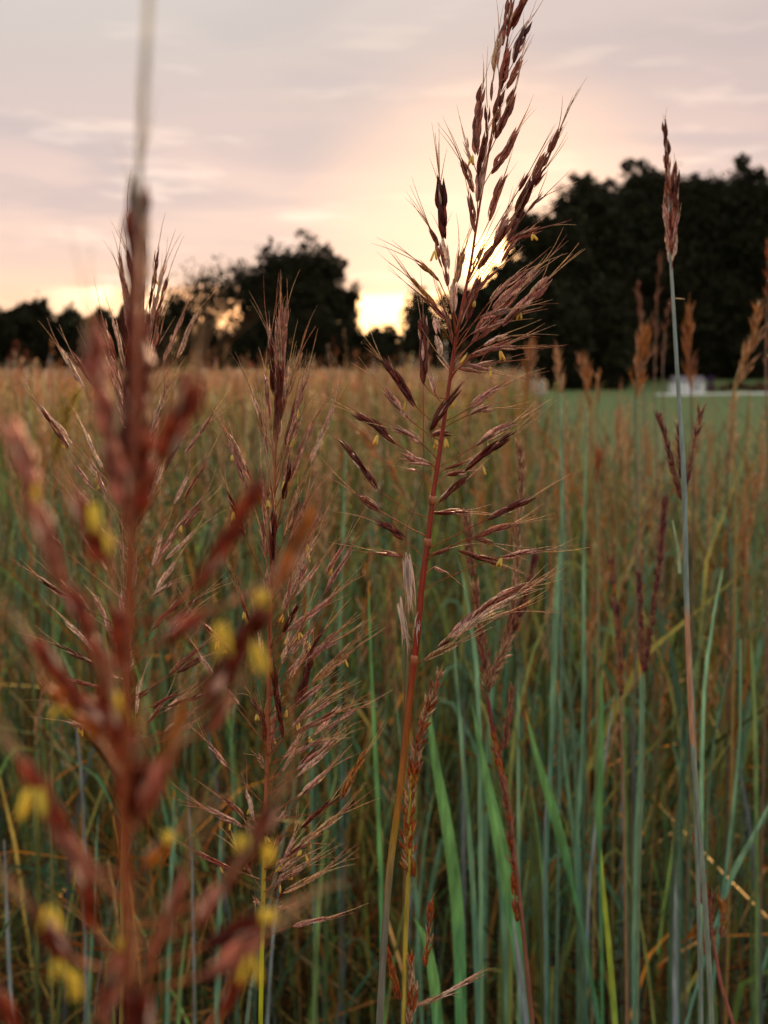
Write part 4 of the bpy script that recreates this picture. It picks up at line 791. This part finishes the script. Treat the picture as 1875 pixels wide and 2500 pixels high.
# the rest of the meadow, uncountable: one object of stalks, heads and leaves
def ribbon(pts, wid, side):
    n = len(pts); V = np.zeros((2 * n, 3)); s = np.asarray(side) / np.linalg.norm(side)
    for i in range(n): V[2 * i] = pts[i] - s * wid[i] * .5; V[2 * i + 1] = pts[i] + s * wid[i] * .5
    return V, np.array([(2 * i, 2 * i + 1, 2 * i + 3, 2 * i + 2) for i in range(n - 1)])
def field_proto(rng, nleaf, nspk, sl, sw, stemw, leafw):
    Vs = []; Qs = []; Ks = []; n0 = 0
    def push(V, Q, K):
        nonlocal n0
        Vs.append(V); Qs.append(Q + n0); Ks.append(np.tile(K, (len(V), 1)) if np.ndim(K) == 1 else K); n0 += len(V)
    sway = rng.uniform(-.08, .08); a0 = rng.uniform(0, 6.28)
    zs = np.array([0, .4, .8, 1.1]); ax = np.stack([sway * zs ** 2, sway * .3 * zs, zs], 1)
    for sd_ in ((math.cos(a0), math.sin(a0), 0), (-math.sin(a0), math.cos(a0), 0)):
        V, Q = ribbon(ax, [stemw] * 4, sd_); g = np.array([(.15, .17, .07), (.12, .19, .12), (.26, .19, .08)][rng.integers(3)]); push(V, Q, g)
    for i in range(nleaf):
        an = rng.uniform(0, 6.28); z0 = rng.uniform(.02, .75); L_ = rng.uniform(.25, .5); sp_ = rng.uniform(.04, .22); h = np.array([math.cos(an), math.sin(an), 0]); b = np.array([0, 0, z0])
        P4 = np.array([b, b + h * sp_ * .3 + [0, 0, L_ * .5], b + h * sp_ + [0, 0, L_ * .9], b + h * sp_ * 1.8 + [0, 0, L_ * rng.uniform(.6, 1)]])
        V, Q = ribbon(P4, [leafw * .6, leafw, leafw * .7, leafw * .05], np.cross(h, (0, 0, 1)) * 1.0 + h * rng.uniform(-.5, .5)); g = np.array([(.17, .21, .06), (.14, .21, .09), (.26, .25, .07), (.26, .16, .05), (.08, .07, .03), (.22, .25, .06)][rng.integers(6)]); push(V, Q, g * rng.uniform(.7, 1.3))
    hc = np.array([(.72, .50, .30), (.64, .39, .22), (.78, .60, .38), (.36, .17, .10)][rng.integers(4)])
    for i in range(nspk):
        t = rng.random(); z = 1.0 + .3 * t; wd = .022 * (1 - t) ** .6 + .003; an = rng.uniform(0, 6.28); h = np.array([math.cos(an), math.sin(an), 0])
        b = np.array([sway * z ** 2, 0, z]) + h * wd * rng.random(); d = np.array([0, 0, 1.]) + h * rng.uniform(.1, .6); d /= np.linalg.norm(d); s = np.cross(d, rng.normal(size=3)); s /= np.linalg.norm(s)
        V = np.array([b, b + d * sl * .45 + s * sw, b + d * sl, b + d * sl * .45 - s * sw]); push(V, np.array([[0, 1, 2, 3]]), hc * rng.uniform(.6, 1.4))
    return np.concatenate(Vs), np.concatenate(Qs), np.concatenate(Ks)
def scatter(name, protos_, pos, hs, ws, rng, mat):
    Vs = []; Qs = []; Ks = []; n0 = 0; pos = np.asarray(pos); pid = rng.integers(0, len(protos_), len(pos))
    for k, (V, Q, K) in enumerate(protos_):
        m = np.where(pid == k)[0]
        if not len(m): continue
        a = rng.uniform(0, 6.28, len(m)); ca, sa = np.cos(a), np.sin(a); tx, ty = rng.normal(0, .05, (2, len(m)))
        X_ = (V[None, :, 0] * ca[:, None] - V[None, :, 1] * sa[:, None]) * ws[m][:, None]; Y_ = (V[None, :, 0] * sa[:, None] + V[None, :, 1] * ca[:, None]) * ws[m][:, None]; Z_ = V[None, :, 2] * hs[m][:, None]
        X_ = X_ + Z_ * tx[:, None] + pos[m, 0][:, None]; Y_ = Y_ + Z_ * ty[:, None] + pos[m, 1][:, None]
        W = np.stack([X_, Y_, Z_], -1).reshape(-1, 3); q = (Q[None] + (np.arange(len(m)) * len(V))[:, None, None]).reshape(-1, 4) + n0
        tint = np.exp(rng.normal(-.2, .5, (len(m), 1, 1))) * (1 + .12 * rng.normal(size=(len(m), 1, 3))); Ks.append((K[None] * tint).reshape(-1, 3)); Vs.append(W); Qs.append(q); n0 += len(W)
    me = raw_mesh(name, np.concatenate(Vs), np.concatenate(Qs), np.clip(np.concatenate(Ks), .005, .9)); me.materials.append(mat)
    o = bpy.data.objects.new(name, me); C.objects.link(o); return o
rng = np.random.default_rng(5)
def positions(n, y0, y1, rng, wide=.42, pad=.5, pw=1.):
    out = []
    while len(out) < n:
        y = math.sqrt(rng.uniform(y0 ** 2, y1 ** 2)) if pw == 1 else y0 + (y1 - y0) * rng.random() ** pw
        x = rng.uniform(-1, 1) * (wide * y + pad)
        if in_meadow(x, y): out.append((x, y))
    return np.array(out)
pn = [field_proto(rng, 7, 46, .012, .0016, .0024, .007) for _ in range(10)]
pm = [field_proto(rng, 5, 26, .022, .0035, .004, .011) for _ in range(10)]
pf = [field_proto(rng, 3, 12, .05, .009, .009, .02) for _ in range(8)]
p1 = positions(1500, 2.6, 8, rng); o = scatter('meadow_grass', pn, p1, np.minimum(1.12, .78 + .05 * p1[:, 1]) * (rng.uniform(.75, 1.06, len(p1)) + (rng.random(len(p1)) < .06) * .16) * np.where(p1[:, 0] > .08 * p1[:, 1], .80, 1.0), np.full(len(p1), 1.), rng, M_FIELD); tag(o, 'dense brown-topped tall grass filling the middle of the meadow', 'tall grass', kind='stuff')
p2 = positions(5000, 8, 22, rng); o = scatter('meadow_grass', pm, p2, rng.uniform(.8, 1.14, len(p2)) + (rng.random(len(p2)) < .05) * .22, np.full(len(p2), 1.2), rng, M_FIELD); tag(o, 'band of russet seed heads beyond the middle of the meadow', 'tall grass', kind='stuff')
p3 = positions(9000, 22, 63, rng, .45, 2); o = scatter('meadow_grass', pf, p3, rng.uniform(.8, 1.18, len(p3)) + (rng.random(len(p3)) < .04) * .35, np.full(len(p3), 1.5), rng, M_FIELD); tag(o, 'far russet band of grass running up to the dark tree line', 'tall grass', kind='stuff')
# leafy undergrowth and dry thatch between the near stalks
def tangle(n, y0, y1, zmax, rng, cols, wd, ln, upr, pw=1.2):
    V = np.zeros((n, 6, 3)); K = np.zeros((n, 6, 3)); y = y0 + (y1 - y0) * rng.random(n) ** pw; x = rng.uniform(-.5, .5, n) * (.8 * y + .3); z = rng.random(n) ** 1.3 * zmax
    an = rng.uniform(0, 6.28, n); el = rng.uniform(*upr, n); d = np.stack([np.cos(an) * np.cos(el), np.sin(an) * np.cos(el), np.sin(el)], 1); L_ = rng.uniform(*ln, n)[:, None]
    b = np.stack([x, y, z], 1); s = np.cross(d, rng.normal(size=(n, 3))); s /= np.linalg.norm(s, axis=1)[:, None]; s *= (wd * rng.uniform(.5, 1.4, n))[:, None]; bend = np.clip(rng.normal(size=(n, 3)), -1.6, 1.6) * (.07 if upr[0] > 1.3 else .18)
    bend[:, 2] -= .15
    c = np.array(cols)[rng.integers(0, len(cols), n)] * np.exp(rng.normal(-.25, .65, (n, 1)))  # wide tone spread stands in for highlights and dark gaps
    for i, t in enumerate((0, .5, 1)):
        p = b + d * L_ * t + bend * L_ * t * t; ww = (.7, 1., .1)[i]; V[:, 2 * i] = p - s * ww * .5; V[:, 2 * i + 1] = p + s * ww * .5
    K[:] = c[:, None, :]; V[:, :, 2] = np.maximum(V[:, :, 2], .004)
    q0 = np.arange(n)[:, None] * 6; Q = np.concatenate([q0 + [0, 1, 3, 2], q0 + [2, 3, 5, 4]])
    return V.reshape(-1, 3), Q, K.reshape(-1, 3)
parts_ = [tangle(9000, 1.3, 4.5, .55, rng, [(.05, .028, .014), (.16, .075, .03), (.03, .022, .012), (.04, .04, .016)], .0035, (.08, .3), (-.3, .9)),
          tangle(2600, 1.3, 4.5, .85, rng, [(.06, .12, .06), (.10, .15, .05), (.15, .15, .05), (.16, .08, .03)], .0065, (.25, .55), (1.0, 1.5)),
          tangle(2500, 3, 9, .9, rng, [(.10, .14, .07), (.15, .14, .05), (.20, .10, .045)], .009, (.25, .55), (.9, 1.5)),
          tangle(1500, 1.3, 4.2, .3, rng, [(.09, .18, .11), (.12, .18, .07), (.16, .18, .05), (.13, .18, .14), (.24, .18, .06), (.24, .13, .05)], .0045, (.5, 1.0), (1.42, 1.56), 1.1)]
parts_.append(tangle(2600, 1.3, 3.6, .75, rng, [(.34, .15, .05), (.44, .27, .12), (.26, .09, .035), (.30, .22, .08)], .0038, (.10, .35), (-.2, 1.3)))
V_ = parts_[-1][0]; c_ = V_.reshape(-1, 6, 3); fx = c_[:, 0, 0] / c_[:, 0, 1]; keep = (fx < .03) | (fx > .24); m_ = int(keep.sum())
q0_ = np.arange(m_)[:, None] * 6; parts_[-1] = (c_[keep].reshape(-1, 3), np.concatenate([q0_ + [0, 1, 3, 2], q0_ + [2, 3, 5, 4]]), parts_[-1][2].reshape(-1, 6, 3)[keep].reshape(-1, 3))
n0 = 0; VV = []; QQ = []; KK = []
for V, Q, K in parts_: VV.append(V); QQ.append(Q + n0); KK.append(K); n0 += len(V)
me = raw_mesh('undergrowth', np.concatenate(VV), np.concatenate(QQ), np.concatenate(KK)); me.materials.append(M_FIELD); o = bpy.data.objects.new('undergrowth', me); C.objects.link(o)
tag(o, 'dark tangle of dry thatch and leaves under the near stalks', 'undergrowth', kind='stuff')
